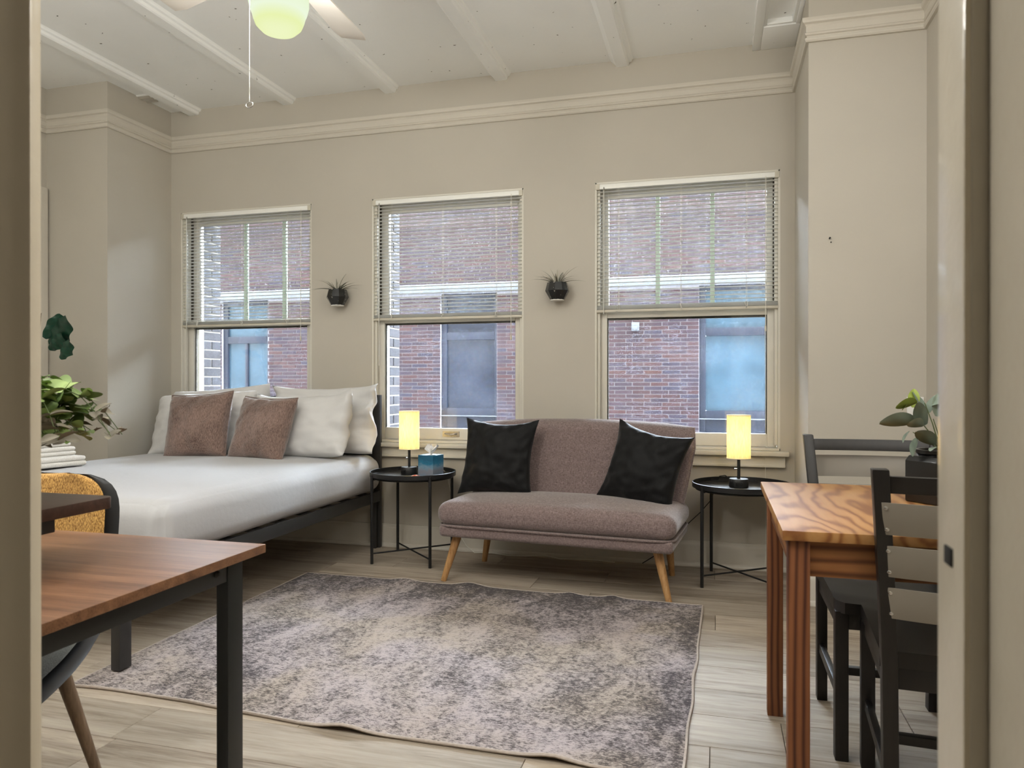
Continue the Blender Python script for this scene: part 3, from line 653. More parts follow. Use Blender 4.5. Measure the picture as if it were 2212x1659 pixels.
for x, zf in ((BX0, 0.0), (BX1 - 0.04, 0.0145)): MB().box(x, x + 0.04, BY0 - 0.022, BY0 + 0.036, zf, 0.372).build('leg', 'bed_metal', bed, bevel=0.003)
for x in (BX0 + 0.01, BX1 - 0.05): MB().box(x, x + 0.035, BY1 - 0.062, BY1 - 0.03, 0.0, 0.34).build('leg', 'bed_metal', bed, bevel=0.003)
for k in range(9): MB().box(BX0 + 0.022, BX1 - 0.022, 2.40 + k * 0.23, 2.46 + k * 0.23, 0.358, 0.371).build('slat', 'bed_metal', bed)
def mattress():
    x0, x1, y0, y1, z0, z1 = -3.665, -2.105, 2.425, 4.395, 0.373, 0.612
    m = MB(); rbox(m, x0, x1, y0, y1, z0, z1, crown=0.022, n=40, p=0.075)
    vs = []
    for x, y, z in m.v:
        c = (z - z0) / (z1 - z0)
        k = nz(x * 2.2, y * 2.2, z * 2) * 0.006
        side = 1 if x > x1 - 0.02 or y < y0 + 0.02 else 0
        if side: # drawn folds of the fitted sheet along the lower edge
            s = y if x > x1 - 0.02 else x
            w = math.sin(s * 34 + nz(s * 3, z * 4) * 6) * 0.0045 * (1 - c) ** 1.3
            bulge = 0.014 * math.sin(math.pi * min(1, max(0, c)))
            if x > x1 - 0.02: x += bulge + w
            else: y -= bulge + w
        if c > 0.9:
            d = ((x - x1) ** 2 + (y - y0) ** 2) ** 0.5
            k += 0.004 * math.sin((x - y) * 42 + nz(x * 4, y * 4) * 4) * math.exp(-(d / 0.35) ** 2)
            k += 0.0022 * math.sin((x * 0.5 + y) * 36 + nz(x * 3, y * 3, 4) * 5) * max(0, (x + 2.6) / 0.5 if x > -2.6 else 0)
        dc = ((x - x1) ** 2 + (y - y0) ** 2) ** 0.5
        if side and dc < 0.3: # gathered corner seam of the fitted sheet
            q = math.exp(-(dc / 0.09) ** 2) * (0.35 + 0.65 * min(1, max(0, c * 1.6))); aa = math.atan2(y - y0 + 0.05, x1 + 0.05 - x)
            w = 0.0035 * q * max(0, 1 - c) ** 0.35 * math.sin(dc * 120 + c * 3 + nz(x * 9, y * 9, z * 6) * 2)
            x += w; y -= w
        vs.append((x, y, z + k))
    m.v = vs; return m
mt = tag(mattress().build('mattress', 'sheet', None, smooth=75, weld=0.0006), 'thick mattress in a smooth white fitted sheet on black bed frame', 'mattress')

# pillows and cushions on the bed
PW = dict(ear=0.05, pw=0.36, n=40, wrinkle=0.020)
place_cushion('pillow', 'white pillow standing at the back of the left pair against headboard', 'pillow', 'pillowcase', 0.76, 0.44, 0.17, -3.27, 4.30, 0.622, 14, 2, -4, 'white bed pillows', seed=1.3, flop=0.35, **PW)
place_cushion('pillow', 'white pillow standing at the back of the right pair with rumpled open end', 'pillow', 'pillowcase', 0.80, 0.45, 0.18, -2.455, 4.29, 0.618, 13, -2, -1, 'white bed pillows', seed=4.1, flop=-0.5, **PW)
place_cushion('pillow', 'white pillow half hidden behind the left brown cushion', 'pillow', 'pillowcase', 0.74, 0.43, 0.19, -3.27, 4.12, 0.612, 20, 3, -3, 'white bed pillows', seed=7.7, flop=0.3, **PW)
place_cushion('pillow', 'white pillow leaning beside and behind the right brown cushion', 'pillow', 'pillowcase', 0.72, 0.42, 0.20, -2.50, 4.11, 0.610, 22, -4, -2, 'white bed pillows', seed=9.2, flop=-0.6, **PW)
BW = dict(ear=0.07, pw=0.40, n=36, wrinkle=0.012)
place_cushion('throw_cushion', 'brown chenille cushion, the left of two on the bed, before white pillows', 'cushion', 'brown', 0.43, 0.43, 0.17, -3.135, 3.93, 0.608, 19, 6, -4, 'brown cushions on the bed', seam='brown', seed=2.2, **BW)
place_cushion('throw_cushion', 'brown chenille cushion, the right of two on the bed, beside the large white pillow', 'cushion', 'brown', 0.42, 0.41, 0.18, -2.672, 3.93, 0.606, 20, -9, 1, 'brown cushions on the bed', seam='brown', seed=5.6, **BW)
# folded towels
tz = 0.634
for k, (w, d, h, ox, lab) in enumerate(((0.46, 0.34, 0.052, 0.0, 'bottom folded white towel of the stack on the bed'), (0.42, 0.31, 0.046, -0.045, 'middle folded white towel of the stack on the bed'), (0.40, 0.28, 0.046, -0.066, 'top folded white towel of the stack on the bed'))):
    m = MB(); hz = h / 2
    for q in range(2): rbox(m, -w / 2, w / 2 - q * 0.006, -d / 2, d / 2, q * hz, (q + 1) * hz - 0.001, 0.004, 10, 0.011 if hz > 0.022 else 0.010, wr=0.003, seed=k * 3 + q)
    t_ = m.build('folded_towel', 'towel', None, smooth=60, weld=0.0004); t_.location = (-3.56 + ox, 3.13, tz); t_.rotation_euler = (0, 0, R(-14 + 4 * k)); tag(t_, lab, 'towel', 'folded white towels')
    tz += h + 0.001

# ------------------------------------------------------------------ loveseat
SO = (-0.80, 3.985); SR = -5.0
sofa = thing('loveseat', 'mauve grey linen loveseat with splayed oak legs', 'sofa', (SO[0], SO[1], 0), R(SR))
m = MB(); rbox(m, -0.635, 0.635, -0.315, 0.25, 0.306, 0.435, 0.030, 26, 0.055)
m.v = [(x * (1 + 0.012 * math.sin(math.pi * (z - 0.306) / 0.13)), y, z) for x, y, z in m.v]
m.build('seat_cushion', 'sofa', sofa, smooth=70, weld=0.0005)
m = MB(); rbox(m, -0.628, 0.628, -0.308, 0.27, 0.246, 0.312, 0, 16, 0.024); m.build('seat_base', 'sofa', sofa, smooth=70, weld=0.0005)
pp = []
for k in range(48):
    a = 2 * math.pi * k / 48; ca, sa = math.cos(a), math.sin(a); pp.append((0.634 * math.copysign(abs(ca) ** 0.16, ca), -0.024 + 0.292 * math.copysign(abs(sa) ** 0.16, sa), 0.309))
MB().tube(pp + [pp[0]], 0.0055, 6).build('piping', 'sofa', sofa, smooth=60)
def back_surface(off):
    def fn(i, j):
        u, v = 2 * i - 1, (1 - (1 - j) ** 1.9)
        hw = 0.60 + 0.095 * min(1, v * 1.25) - 0.02 * v * v
        z = 0.30 + 0.565 * v - 0.030 * abs(u) ** 2.2 * v
        y = 0.225 + 0.115 * v - 0.105 * abs(u) ** 5
        e = (max(0, 1 - abs(u) ** 14) * (max(0, 1 - max(0, (v - 0.90) / 0.10) ** 2)) * max(0, 1 - max(0, (0.06 - v) / 0.06) ** 2)) ** 0.5
        x = u * hw * (1 - 0.012 * (1 - e))
        return (x, y + off * e * (1 + 0.25 * (1 - u * u)), z + off * 0.15 * e)
    return fn
MB().grid(back_surface(-0.058), 56, 44).grid(back_surface(0.050), 56, 44).build('backrest', 'sofa', sofa, smooth=75, weld=0.0015)
edge = [back_surface(-0.012)(1, 0.10 + 0.85 * k / 20) for k in range(21)]; MB().tube(edge, 0.0045, 6).build('piping', 'sofa', sofa, smooth=60)
def to_local(p, o, rz):
    dx, dy = p[0] - o[0], p[1] - o[1]; c, s = math.cos(-R(rz)), math.sin(-R(rz)); return (dx * c - dy * s, dx * s + dy * c)
for (fx, fy), (tx, ty) in (((-1.432, 3.764), (-0.55, -0.215)), ((-0.222, 3.685), (0.535, -0.20)), ((-1.352, 4.249), (-0.53, 0.20)), ((-0.237, 4.213), (0.53, 0.20))):
    a, b = to_local((fx, fy), SO, SR)
    MB().tube([(a, b, 0.0), (tx, ty, 0.25)], 0.0155, 14, 0.025).build('leg', 'oak', sofa, smooth=50)
VK = dict(ear=0.14, pw=0.48, n=40, wrinkle=0.020)
place_cushion('throw_cushion', 'black velvet cushion at the left end of the loveseat', 'cushion', 'velvet', 0.46, 0.46, 0.15, -1.225, 4.115, 0.425, 15, -4, 1, 'black cushions on the loveseat', seed=3.4, **VK)
place_cushion('throw_cushion', 'black velvet cushion tilted at the right end of the loveseat', 'cushion', 'velvet', 0.44, 0.45, 0.15, -0.375, 4.045, 0.405, 15, -16, 12, 'black cushions on the loveseat', seed=8.8, **VK)

# ------------------------------------------------------------------ side tables and lamps
def side_table(loc, rz, label):
    t = thing('side_table', label, 'side table', (*loc, 0), rz, 'round black tray tables')
    r = 0.262
    MB().lathe([(0.0, 0.512), (r - 0.004, 0.512), (r, 0.514), (r, 0.540), (r - 0.003, 0.541), (r - 0.005, 0.540), (r - 0.006, 0.520), (r - 0.010, 0.516), (0.0, 0.516)], 56, cap=False).build('tray_top', 'black_metal', t, smooth=40)
    MB().tube([((r - 0.02) * math.cos(a), (r - 0.02) * math.sin(a), 0.506) for a in [2 * math.pi * k / 40 for k in range(41)]], 0.006, 6).build('ring_frame', 'black_metal', t, smooth=50)
    for k in range(4):
        a = math.pi / 4 + math.pi / 2 * k; c, s = math.cos(a), math.sin(a)
        MB().tube([(r * c, r * s, 0.0), (r * c, r * s, 0.530)], 0.009, 10).box(r * c - 0.006 - 0.014 * c, r * c + 0.006 - 0.014 * c, r * s - 0.006 - 0.014 * s, r * s + 0.006 - 0.014 * s, 0.498, 0.514).build('leg', 'black_metal', t, smooth=50)
    for a in (math.pi / 4, 3 * math.pi / 4):
        z = 0.062 if a < 1 else 0.050
        MB().tube([(r * math.cos(a), r * math.sin(a), z), (-r * math.cos(a), -r * math.sin(a), z)], 0.005, 8).build('cross_bar', 'black_metal', t, smooth=50)
    return t
side_table((-1.79, 4.185), 0.0, 'round black metal tray table beside the bed')
side_table((0.135, 4.165), R(-7), 'round black metal tray table right of the loveseat, holding only a lamp')
def lamp(loc, label, rz):
    t = thing('table_lamp', label, 'lamp', (*loc, 0.5165), rz, 'cylinder shade table lamps')
    MB().lathe([(0.0, 0.0), (0.050, 0.0), (0.051, 0.003), (0.051, 0.040), (0.048, 0.045), (0.0, 0.046)], 32).build('base', 'black_metal', t, smooth=40)
    MB().box(-0.018, 0.018, -0.0525, -0.048, 0.010, 0.030).box(-0.012, 0.012, -0.0535, -0.050, 0.015, 0.024).build('usb_socket', 'potblack', t, bevel=0.001)
    MB().tube([(0, 0, 0.045), (0, 0, 0.30)], 0.0085, 12).build('stem', 'black_metal', t, smooth=50)
    MB().tube([(-0.008, -0.002, 0.098), (-0.018, -0.004, 0.097)], 0.003, 8).lathe([(0.0, -0.005), (0.005, -0.003), (0.005, 0.003), (0.0, 0.005)], 8, (-0.019, -0.004, 0.097)).build('switch_knob', 'chrome', t, smooth=50)
    r = 0.0625; z0, z1 = 0.155, 0.388
    MB().lathe([(r, z0), (r, z1), (r - 0.0015, z1), (r - 0.0015, z0), (r, z0)], 48, cap=False).build('shade', 'shade', t, smooth=40)
    for z in (z0, z1): MB().tube([(r * math.cos(a), r * math.sin(a), z) for a in [2 * math.pi * k / 40 for k in range(41)]], 0.0016, 5).build('shade_rim', 'cord', t, smooth=50)
    b = MB().lathe([(0.008, 0.0), (0.012, 0.01), (0.020, 0.035), (0.022, 0.05), (0.016, 0.068), (0.0, 0.075)], 16, (0, 0, 0.232)).build('bulb', MAT['bulb'], t, smooth=60)
    light('lamp_light', 'POINT', (0, 0, 0.268), LAMP_W, (1.0, 0.93, 0.74), size=0.030, parent=t)
    return t
def M_bulb():
    t = NT('lit_bulb'); e = t.n('ShaderNodeEmission'); e.inputs[0].default_value = (1.0, 0.95, 0.75, 1); e.inputs[1].default_value = 3.0
    tr = t.n('ShaderNodeBsdfTransparent'); m_ = t.n('ShaderNodeMixShader'); m_.inputs[0].default_value = 0.4; t.t.links.new(tr.outputs[0], m_.inputs[1]); t.t.links.new(e.outputs[0], m_.inputs[2]); t.t.links.new(m_.outputs[0], t.out.inputs[0]); return t.m
MAT['bulb'] = M_bulb(); LAMP_W = 3.8
lamp((-1.826, 4.21), 'lit cylinder table lamp beside the tissue box', R(-24))
lamp((0.118, 4.165), 'lit cylinder table lamp on tray table near the pine table', R(2))
# lamp leads
pc = thing('power_cord', 'pale lamp lead hanging behind the left tray table, lying along the floor', 'cord', (0, 0, 0))
MB().tube([(-1.78, 4.25, 0.525), (-1.72, 4.30, 0.553), (-1.68, 4.36, 0.548), (-1.655, 4.41, 0.50), (-1.63, 4.42, 0.38), (-1.595, 4.41, 0.25), (-1.565, 4.40, 0.12), (-1.52, 4.40, 0.05)] + [(-1.46 + 0.11 * k, 4.385 + 0.022 * math.sin(k * 2.1), 0.012 + 0.034 * (0.5 + 0.5 * math.sin(k * 1.45)) * (1 if k in (3, 4, 8, 9, 10) else 0.1)) for k in range(9)], 0.0032, 6).build('lead', 'cord', pc, smooth=60)
pd = thing('power_cord', 'dark lamp lead looping from the right tray table towards the loveseat', 'cord', (0, 0, 0))
MB().tube([(0.10, 4.21, 0.525), (0.05, 4.30, 0.56), (0.02, 4.38, 0.545), (-0.002, 4.41, 0.48), (-0.03, 4.40, 0.40), (-0.09, 4.38, 0.33), (-0.17, 4.38, 0.25), (-0.24, 4.39, 0.17), (-0.32, 4.40, 0.08), (-0.42, 4.40, 0.012)], 0.0026, 6).build('lead', 'black_metal', pd, smooth=60)
# tissue box
def M_tissuebox():
    t = NT('tissue_box_print'); v = t.coord(); g = t.n('ShaderNodeSeparateXYZ'); t.set(g, 0, v)
    n = t.noise(t.coord(scale=(1, 1, 1.6)), 26, 4, 0.6); f = t.math('ADD', t.math('MULTIPLY', g.outputs[2], 7.4), t.math('MULTIPLY', n, 0.5))
    c = t.ramp(f, [(0.20, srgb(126, 150, 176)), (0.48, srgb(136, 140, 150)), (0.66, srgb(120, 150, 172)), (0.82, srgb(42, 116, 148)), (1.0, srgb(26, 92, 122))])
    t.bsdf(c, 0.4, 0, None, 0.4); return t.m
tb = thing('tissue_box', 'cube tissue box printed with blue sky and pale clouds', 'tissue box', (-1.665, 4.165, 0.5165), R(-14))
MB().box(-0.055, 0.055, -0.055, 0.055, 0, 0.128).build('carton', M_tissuebox(), tb, bevel=0.0015)
MB().lathe([(0.036, 0.1275), (0.036, 0.1288), (0.0, 0.1288)], 24, cap=False).build('slot_film', 'white_plastic', tb)
def tissue(i, j, a0, L, ph):
    u, v = 2 * i - 1, j; w = 0.006 + 0.030 * math.sin(math.pi * min(1, v * 0.8)) ; d = Vector((math.cos(a0), math.sin(a0) * 0.4, 0))
    p = d * L * v ** 1.3; return (p.x + u * w * 0.5 * -math.sin(a0) - 0.004 * math.sin(u * 4 + ph), p.y + u * w * 0.8, 0.128 + 0.062 * v ** 0.8 - 0.012 * u * u * v + 0.003 * math.sin(u * 7 + v * 5 + ph))
m = MB()
for a0, L, ph in ((2.6, 0.036, 0), (0.35, 0.046, 2), (1.6, 0.02, 4), (4.4, 0.028, 1)): m.grid(lambda i, j: tissue(i, j, a0, L, ph), 10, 10)
m.build('tissue', 'tissue', tb, smooth=60)
def M_wrap():
    t = NT('wrapper_print'); c = t.ramp(t.noise(t.coord(), 70, 2), [(0.42, srgb(206, 74, 52)), (0.5, srgb(224, 110, 70)), (0.58, srgb(236, 220, 214))]); t.bsdf(c, 0.3, 0, None, 0.6); return t.m
m = MB().grid(lambda i, j: (0.075 * (i - 0.5) + 0.004 * nz(j * 6, i * 3), 0.045 * (j - 0.5) * (1 - 0.25 * math.sin(i * 6.3)), 0.002 + 0.016 * math.sin(math.pi * i) * math.sin(math.pi * j) + 0.006 * abs(nz(i * 7, j * 7, 3))), 16, 12).grid(lambda i, j: (0.075 * (i - 0.5), 0.045 * (j - 0.5), 0.001), 2, 2)
w_ = m.build('snack_wrapper', M_wrap(), None, smooth=40, loc=(-1.716, 4.045, 0.516)); w_.rotation_euler = (0, 0, R(12)); tag(w_, 'small crumpled red and white wrapper on tray table beside tissue box', 'wrapper')

# ------------------------------------------------------------------ wall planters
planter_leaf = MB()
def blade_mesh(L, w, droop):
    m = MB()
    def fn(i, j):
        u, v = 2 * i - 1, j; ww = w * (1 - v) ** 0.8 * (0.55 + 0.45 * min(1, v * 6)); return (u * ww / 2, L * (v - 0.20 * droop * v ** 3), L * (0.0) - droop * L * v ** 2.0 + abs(u) * ww * 0.28)
    m.grid(fn, 2, 10); me = m.mesh('leaf', smooth=60); me.materials.append(MAT['airleaf']); return me
blades = [blade_mesh(0.155, 0.011, 0.35), blade_mesh(0.13, 0.012, 0.55), blade_mesh(0.10, 0.013, 0.2)]
def planter(x, z, label, seed, extra):
    t = thing('wall_planter', label, 'planter', (x, YB - 0.075, z), 0, 'black faceted wall planters')
    MB().lathe([(0.0, 0.0), (0.043, 0.0), (0.074, 0.054), (0.061, 0.104), (0.055, 0.104), (0.060, 0.06), (0.0, 0.055)], 10, cap=False, ph=math.pi / 10).build('pot', 'speckle', t, smooth=0)
    MB().lathe([(0.0, 0.001), (0.042, 0.001), (0.042, -0.004), (0.0, -0.004)], 20, cap=False).build('pot_base', 'white_plastic', t, smooth=0)
    MB().box(-0.012, 0.012, 0.055, 0.075, 0.03, 0.075).build('wall_bracket', 'black_metal', t)
    MB().lathe([(0.0, 0.094), (0.057, 0.092), (0.057, 0.088)], 10, cap=False, ph=math.pi / 10).build('soil', 'soil', t, smooth=0)
    rr = random.Random(seed)
    for k in range(22):
        az = extra[k] if k < len(extra) else rr.uniform(0, 360); el = rr.uniform(20, 70)
        if 40 < az % 360 < 140: el = rr.uniform(62, 84)
        o = put('leaf', blades[k % 3], t, (0.015 * math.cos(R(az)), 0.012 * math.sin(R(az)) - 0.004, 0.094)); o.rotation_euler = (R(el), 0, R(az - 90)); s = rr.uniform(0.8, 1.15); o.scale = (1, s, s)
planter(-2.425, 1.594, 'speckled black wall planter with spiky air plant beside the left window', 5, [180, 190, 170, 200, 186, 160, 0, -10, 10, 20])
planter(-0.935, 1.586, 'speckled black wall planter with spiky air plant beside the right window', 11, [178, 172, 195, 205, 165, 0, 8, -8, 15, 100])

# ------------------------------------------------------------------ desk at the left with its chair and stand
desk = thing('desk', 'walnut topped desk with square black metal legs, cut off by the left door jamb', 'desk', (0, 0, 0))
DX0, DX1, DY0, DY1, DZ = -2.02, -0.915, 0.70, 1.357, 0.74
MB().box(DX0, DX1, DY0, DY1, DZ - 0.018, DZ).build('desktop', 'walnut', desk, bevel=0.0015)
for x0, x1, y0, y1 in ((DX1 - 0.062, DX1 - 0.034, 1.278, 1.326), (DX1 - 0.062, DX1 - 0.034, 0.73, 0.778), (DX0 + 0.034, DX0 + 0.062, 0.73, 0.778), (DX0 + 0.034, DX0 + 0.062, 1.278, 1.326)):
    MB().box(x0, x1, y0, y1, 0.0, DZ - 0.018).build('leg', 'desk_metal', desk, bevel=0.002)
for x0 in (DX1 - 0.060, DX0 + 0.036): MB().box(x0, x0 + 0.024, 0.778, 1.278, DZ - 0.062, DZ - 0.018).build('side_rail', 'desk_metal', desk, bevel=0.002)
MB().box(DX0 + 0.062, DX1 - 0.062, 1.295, 1.318, DZ - 0.050, DZ - 0.018).build('back_rail', 'desk_metal', desk, bevel=0.002)
MB().lathe([(0.0, 0.006), (0.004, 0.0055), (0.0075, 0.0), (0.0075, -0.004), (0.0, -0.004)], 12).build('bolt', 'black_metal', desk, mtx=Matrix.Translation((DX1 - 0.0345, 1.245, DZ - 0.038)) @ Matrix.Rotation(R(90), 4, 'Y'))

st = thing('laptop_stand', 'dark wood riser board standing on the walnut desk', 'stand', (0, 0, DZ))
def rrect(x0, x1, y0, y1, r, n=6):
    pts = []
    for cx, cy, a0 in ((x1 - r, y1 - r, 0), (x0 + r, y1 - r, 90), (x0 + r, y0 + r, 180), (x1 - r, y0 + r, 270)):
        for k in range(n + 1): a = R(a0 + 90 * k / n); pts.append((cx + r * math.cos(a), cy + r * math.sin(a)))
    return pts
rr_ = rrect(-1.62, -1.124, 0.88, 1.172, 0.02)
MB().loft([[(x, y, z) for x, y in rr_] for z in (0.098, 0.120)]).build('board', 'espresso', st, bevel=0.0015)
MB().box(-1.52, -1.150, 0.93, 1.06, 0.070, 0.098).build('cross_rail', 'black_metal', st, bevel=0.002)
MB().box(-1.52, -1.49, 0.93, 1.10, 0.0, 0.070).build('leg', 'black_metal', st, bevel=0.002); MB().box(-1.235, -1.205, 0.90, 0.99, 0.0, 0.070).build('leg', 'black_metal', st, bevel=0.002)

ch = thing('tub_chair', 'mustard backed tub chair with charcoal seat and black shell tucked under the desk', 'chair', (-1.655, 1.318, 0), R(25))
def chair_path(t):
    """side profile from the front lip of the seat (t=0) to the top of the back (t=1): (y, z)"""
    P = [(-0.405, 0.385), (-0.36, 0.408), (-0.20, 0.412), (-0.05, 0.410), (0.08, 0.418), (0.18, 0.458), (0.222, 0.53), (0.245, 0.62), (0.262, 0.71), (0.275, 0.79), (0.282, 0.838)]
    s = t * (len(P) - 1); k = min(int(s), len(P) - 2); f = s - k
    p0, p1, p2, p3 = P[max(k - 1, 0)], P[k], P[k + 1], P[min(k + 2, len(P) - 1)]
    cr = lambda a, b, c, d: 0.5 * (2 * b + (c - a) * f + (2 * a - 5 * b + 4 * c - d) * f * f + (3 * b - a - 3 * c + d) * f ** 3)
    return cr(p0[0], p1[0], p2[0], p3[0]), cr(p0[1], p1[1], p2[1], p3[1])
def chair_pt(u, t, off, grow=0.0):
    y, z = chair_path(t); y1, z1 = chair_path(min(1, t + 0.01)); y0, z0 = chair_path(max(0, t - 0.01))
    ty, tz_ = y1 - y0, z1 - z0; L = math.hypot(ty, tz_) or 1; ny, nz_ = -tz_ / L, ty / L   # towards the sitter
    hw = 0.268 - 0.066 * min(1, t / 0.4) + 0.004 * max(0, (t - 0.5) / 0.5) - 0.012 * max(0, (t - 0.85) / 0.15) + grow
    e0 = max(0.0, 1 - (t / 0.42)) if t < 0.42 else 0; e1 = max(0.0, (t - 0.72) / 0.28)
    hw *= (max(0, 1 - e0 ** 4.6)) ** 0.42 * 0.98 + 0.02; hw *= (max(0, 1 - e1 ** 4.5)) ** 0.42 * 0.97 + 0.03
    lift = 0.030 * abs(u) ** 2.4 * (1 if 0.1 < t < 1 else 1)
    return (u * hw, y + ny * (off + lift), z + nz_ * (off + lift))
def chair_sheet(t0, t1, off0, off1, grow, name, mat, nu=22, nv=36):
    ed = lambda u, j: (max(0, 1 - abs(u) ** 10) * max(0, 1 - abs(2 * j - 1) ** 14)) ** 0.5
    m = MB()
    for o in (off0, off1):
        mid = (off0 + off1) / 2
        m.grid(lambda i, j: chair_pt(2 * i - 1, t0 + (t1 - t0) * j, mid + (o - mid) * ed(2 * i - 1, j), grow), nu, nv)
    return m.build(name, mat, ch, smooth=70, weld=0.0015)
chair_sheet(0.0, 1.0, -0.030, 0.006, 0.020, 'shell', 'shell')
chair_sheet(0.03, 0.50, 0.000, 0.034, -0.004, 'seat_cushion', 'seatpad')
chair_sheet(0.49, 0.985, 0.000, 0.038, -0.006, 'back_cushion', 'mustard')
for sx in (-1, 1):
    for sy, fy in ((-0.235, -0.325), (0.11, 0.20)):
        MB().tube([(sx * 0.20, fy, 0.0), (sx * 0.125, sy, 0.385)], 0.0115, 12, 0.019).build('leg', 'ebonywood', ch, smooth=50)
MB().box(-0.14, 0.14, -0.250, -0.220, 0.352, 0.384).box(-0.14, 0.14, 0.095, 0.125, 0.362, 0.392).build('seat_rail', 'black_metal', ch, bevel=0.003)

# ------------------------------------------------------------------ leaves
def leaf_mesh(L, W, kind, mat, cup=0.25, curl=0.15, nv=8):
    m = MB()
    def width(v):
        if kind == 'round': return math.sin(math.pi * min(1, v * 0.98 + 0.02)) ** 0.6
        if kind == 'fiddle': return (0.62 + 0.38 * v) * math.sin(math.pi * min(1, (v * 0.93 + 0.04))) ** 0.5 * (1 + 0.10 * math.sin(v * 14))
        return math.sin(math.pi * min(1, (v * 0.94 + 0.03)) ** 0.9) ** 0.75
    def fn(i, j):
        u, v = 2 * i - 1, j; w = W / 2 * width(v); rip = 0.03 * L * math.sin(v * 16) * abs(u) if kind == 'fiddle' else 0.0
        return (u * w, L * v, abs(u) ** 1.3 * w * cup - curl * L * v * v + rip)
    m.grid(fn, 6, nv); me = m.mesh('leaf', smooth=80); me.materials.append(MAT[mat]); return me
def aim(o, base, tip, roll=0.0):
    b, t = Vector(base), Vector(tip); d = (t - b).normalized(); q = d.to_track_quat('Y', 'Z'); o.rotation_mode = 'QUATERNION'; o.rotation_quaternion = q @ Euler((0, roll, 0)).to_quaternion(); o.location = b; return (t - b).length
def leaf_at(me, L0, parent, base, tip, roll=0.0, wide=1.0, name='leaf'):
    o = put(name, me, parent); L = aim(o, base, tip, roll); s = L / L0; o.scale = (s * wide, s, s); return o

# eucalyptus in a pot on the stand
eu = thing('potted_eucalyptus', 'round leaved green eucalyptus plant on the dark stand by the jamb', 'plant', (-1.338, 1.12, DZ + 0.120))
MB().lathe([(0.0, 0.0), (0.046, 0.0), (0.056, 0.05), (0.060, 0.10), (0.062, 0.103), (0.056, 0.103), (0.052, 0.08), (0.0, 0.078)], 28, cap=False).build('pot', 'potblack', eu, smooth=40)
MB().lathe([(0.0, 0.090), (0.054, 0.088), (0.053, 0.080)], 20, cap=False).build('soil', 'soil', eu, smooth=0)
er = random.Random(21); el = [leaf_mesh(0.024, 0.022, 'round', 'euca', 0.35), leaf_mesh(0.024, 0.017, 'round', 'euca', 0.3), leaf_mesh(0.024, 0.015, 'oval', 'eucagrey', 0.4)]
nleaf = 0
for k in range(34):
    az = er.uniform(-45, 75) if k < 28 else er.uniform(90, 300); out = er.uniform(0.06, 0.195); f0 = er.random()
    top = 0.085 + 0.155 * f0; end = max(0.115, top - er.uniform(0.02, 0.09) - (0.09 if out > 0.15 else 0.02)); c, s_ = math.cos(R(az)), math.sin(R(az)); pts = []
    for q in range(8):
        f = q / 7; rad = 0.012 + out * f ** 1.1; z = (1 - f) ** 2 * 0.085 + 2 * f * (1 - f) * (top + 0.10) + f * f * end
        pts.append((c * rad, s_ * rad, z))
    MB().tube(pts, 0.0016, 5, 0.0008).build('stem', 'stem', eu, smooth=60)
    for q in (2, 3, 4, 5, 6, 7):
        for sd in (-1, 1):
            if nleaf >= 298 or (k >= 28 and q % 2): continue
            p = Vector(pts[q]); side = Vector((-s_ * sd, c * sd, er.uniform(-0.5, 0.8))) + Vector((c, s_, 0)) * er.uniform(0.0, 0.7); side.normalize(); L = er.uniform(0.034, 0.052) * (1.25 - 0.55 * q / 7)
            leaf_at(el[2] if (q > 5 and out > 0.14) else el[er.randrange(2)], 0.024, eu, p, p + side * L, er.uniform(-0.8, 0.8), er.uniform(0.85, 1.15)); nleaf += 1
# fiddle leaf fig on the floor beyond the bed
fg = thing('fiddle_leaf_fig', 'dark glossy fiddle leaf fig standing beyond the bed by the left wall', 'plant', (-3.985, 3.22, 0))
MB().lathe([(0.0, 0.0), (0.12, 0.0), (0.15, 0.15), (0.16, 0.30), (0.165, 0.31), (0.150, 0.31), (0.145, 0.27), (0.0, 0.27)], 28, cap=False).build('pot', 'potblack', fg, smooth=40)
MB().lathe([(0.0, 0.285), (0.148, 0.28), (0.146, 0.27)], 20, cap=False).build('soil', 'soil', fg, smooth=0)
MB().tube([(0, 0, 0.27), (0.02, 0.01, 0.7), (0.06, 0.02, 1.0), (0.13, 0.05, 1.2), (0.26, 0.07, 1.31)], 0.013, 8, 0.006).tube([(0.06, 0.02, 1.0), (0.0, 0.03, 1.3), (-0.03, 0.02, 1.55)], 0.009, 8, 0.005).tube([(0.26, 0.07, 1.31), (0.32, 0.06, 1.40), (0.34, 0.05, 1.47)], 0.005, 6, 0.003).build('stem', 'bark', fg, smooth=60)
fm = leaf_mesh(0.28, 0.17, 'fiddle', 'fig', 0.25, 0.10, 24)
for b, t, r in (((0.36, 0.08, 1.30), (0.575, 0.03, 1.425), -1.35), ((0.37, 0.07, 1.27), (0.52, 0.04, 1.335), -1.3), ((0.46, 0.06, 1.215), (0.58, 0.03, 1.305), -1.25), ((0.35, 0.06, 1.33), (0.44, 0.10, 1.46), -1.3), ((0.26, 0.07, 1.31), (0.30, -0.12, 1.22), 0.2), ((0.30, 0.06, 1.38), (0.14, 0.02, 1.50), 0.6), ((0.13, 0.05, 1.2), (-0.05, -0.05, 1.30), 0.4), ((0.10, 0.03, 1.10), (0.24, -0.06, 1.08), -0.3), ((-0.03, 0.02, 1.5), (0.10, -0.05, 1.68), -0.4), ((-0.03, 0.02, 1.55), (-0.15, 0.02, 1.70), 0.3), ((0.0, 0.03, 1.3), (-0.18, 0.06, 1.38), 0.5), ((-0.01, 0.02, 1.42), (0.08, 0.18, 1.55), 0.2)):
    leaf_at(fm, 0.28, fg, b, t, r)

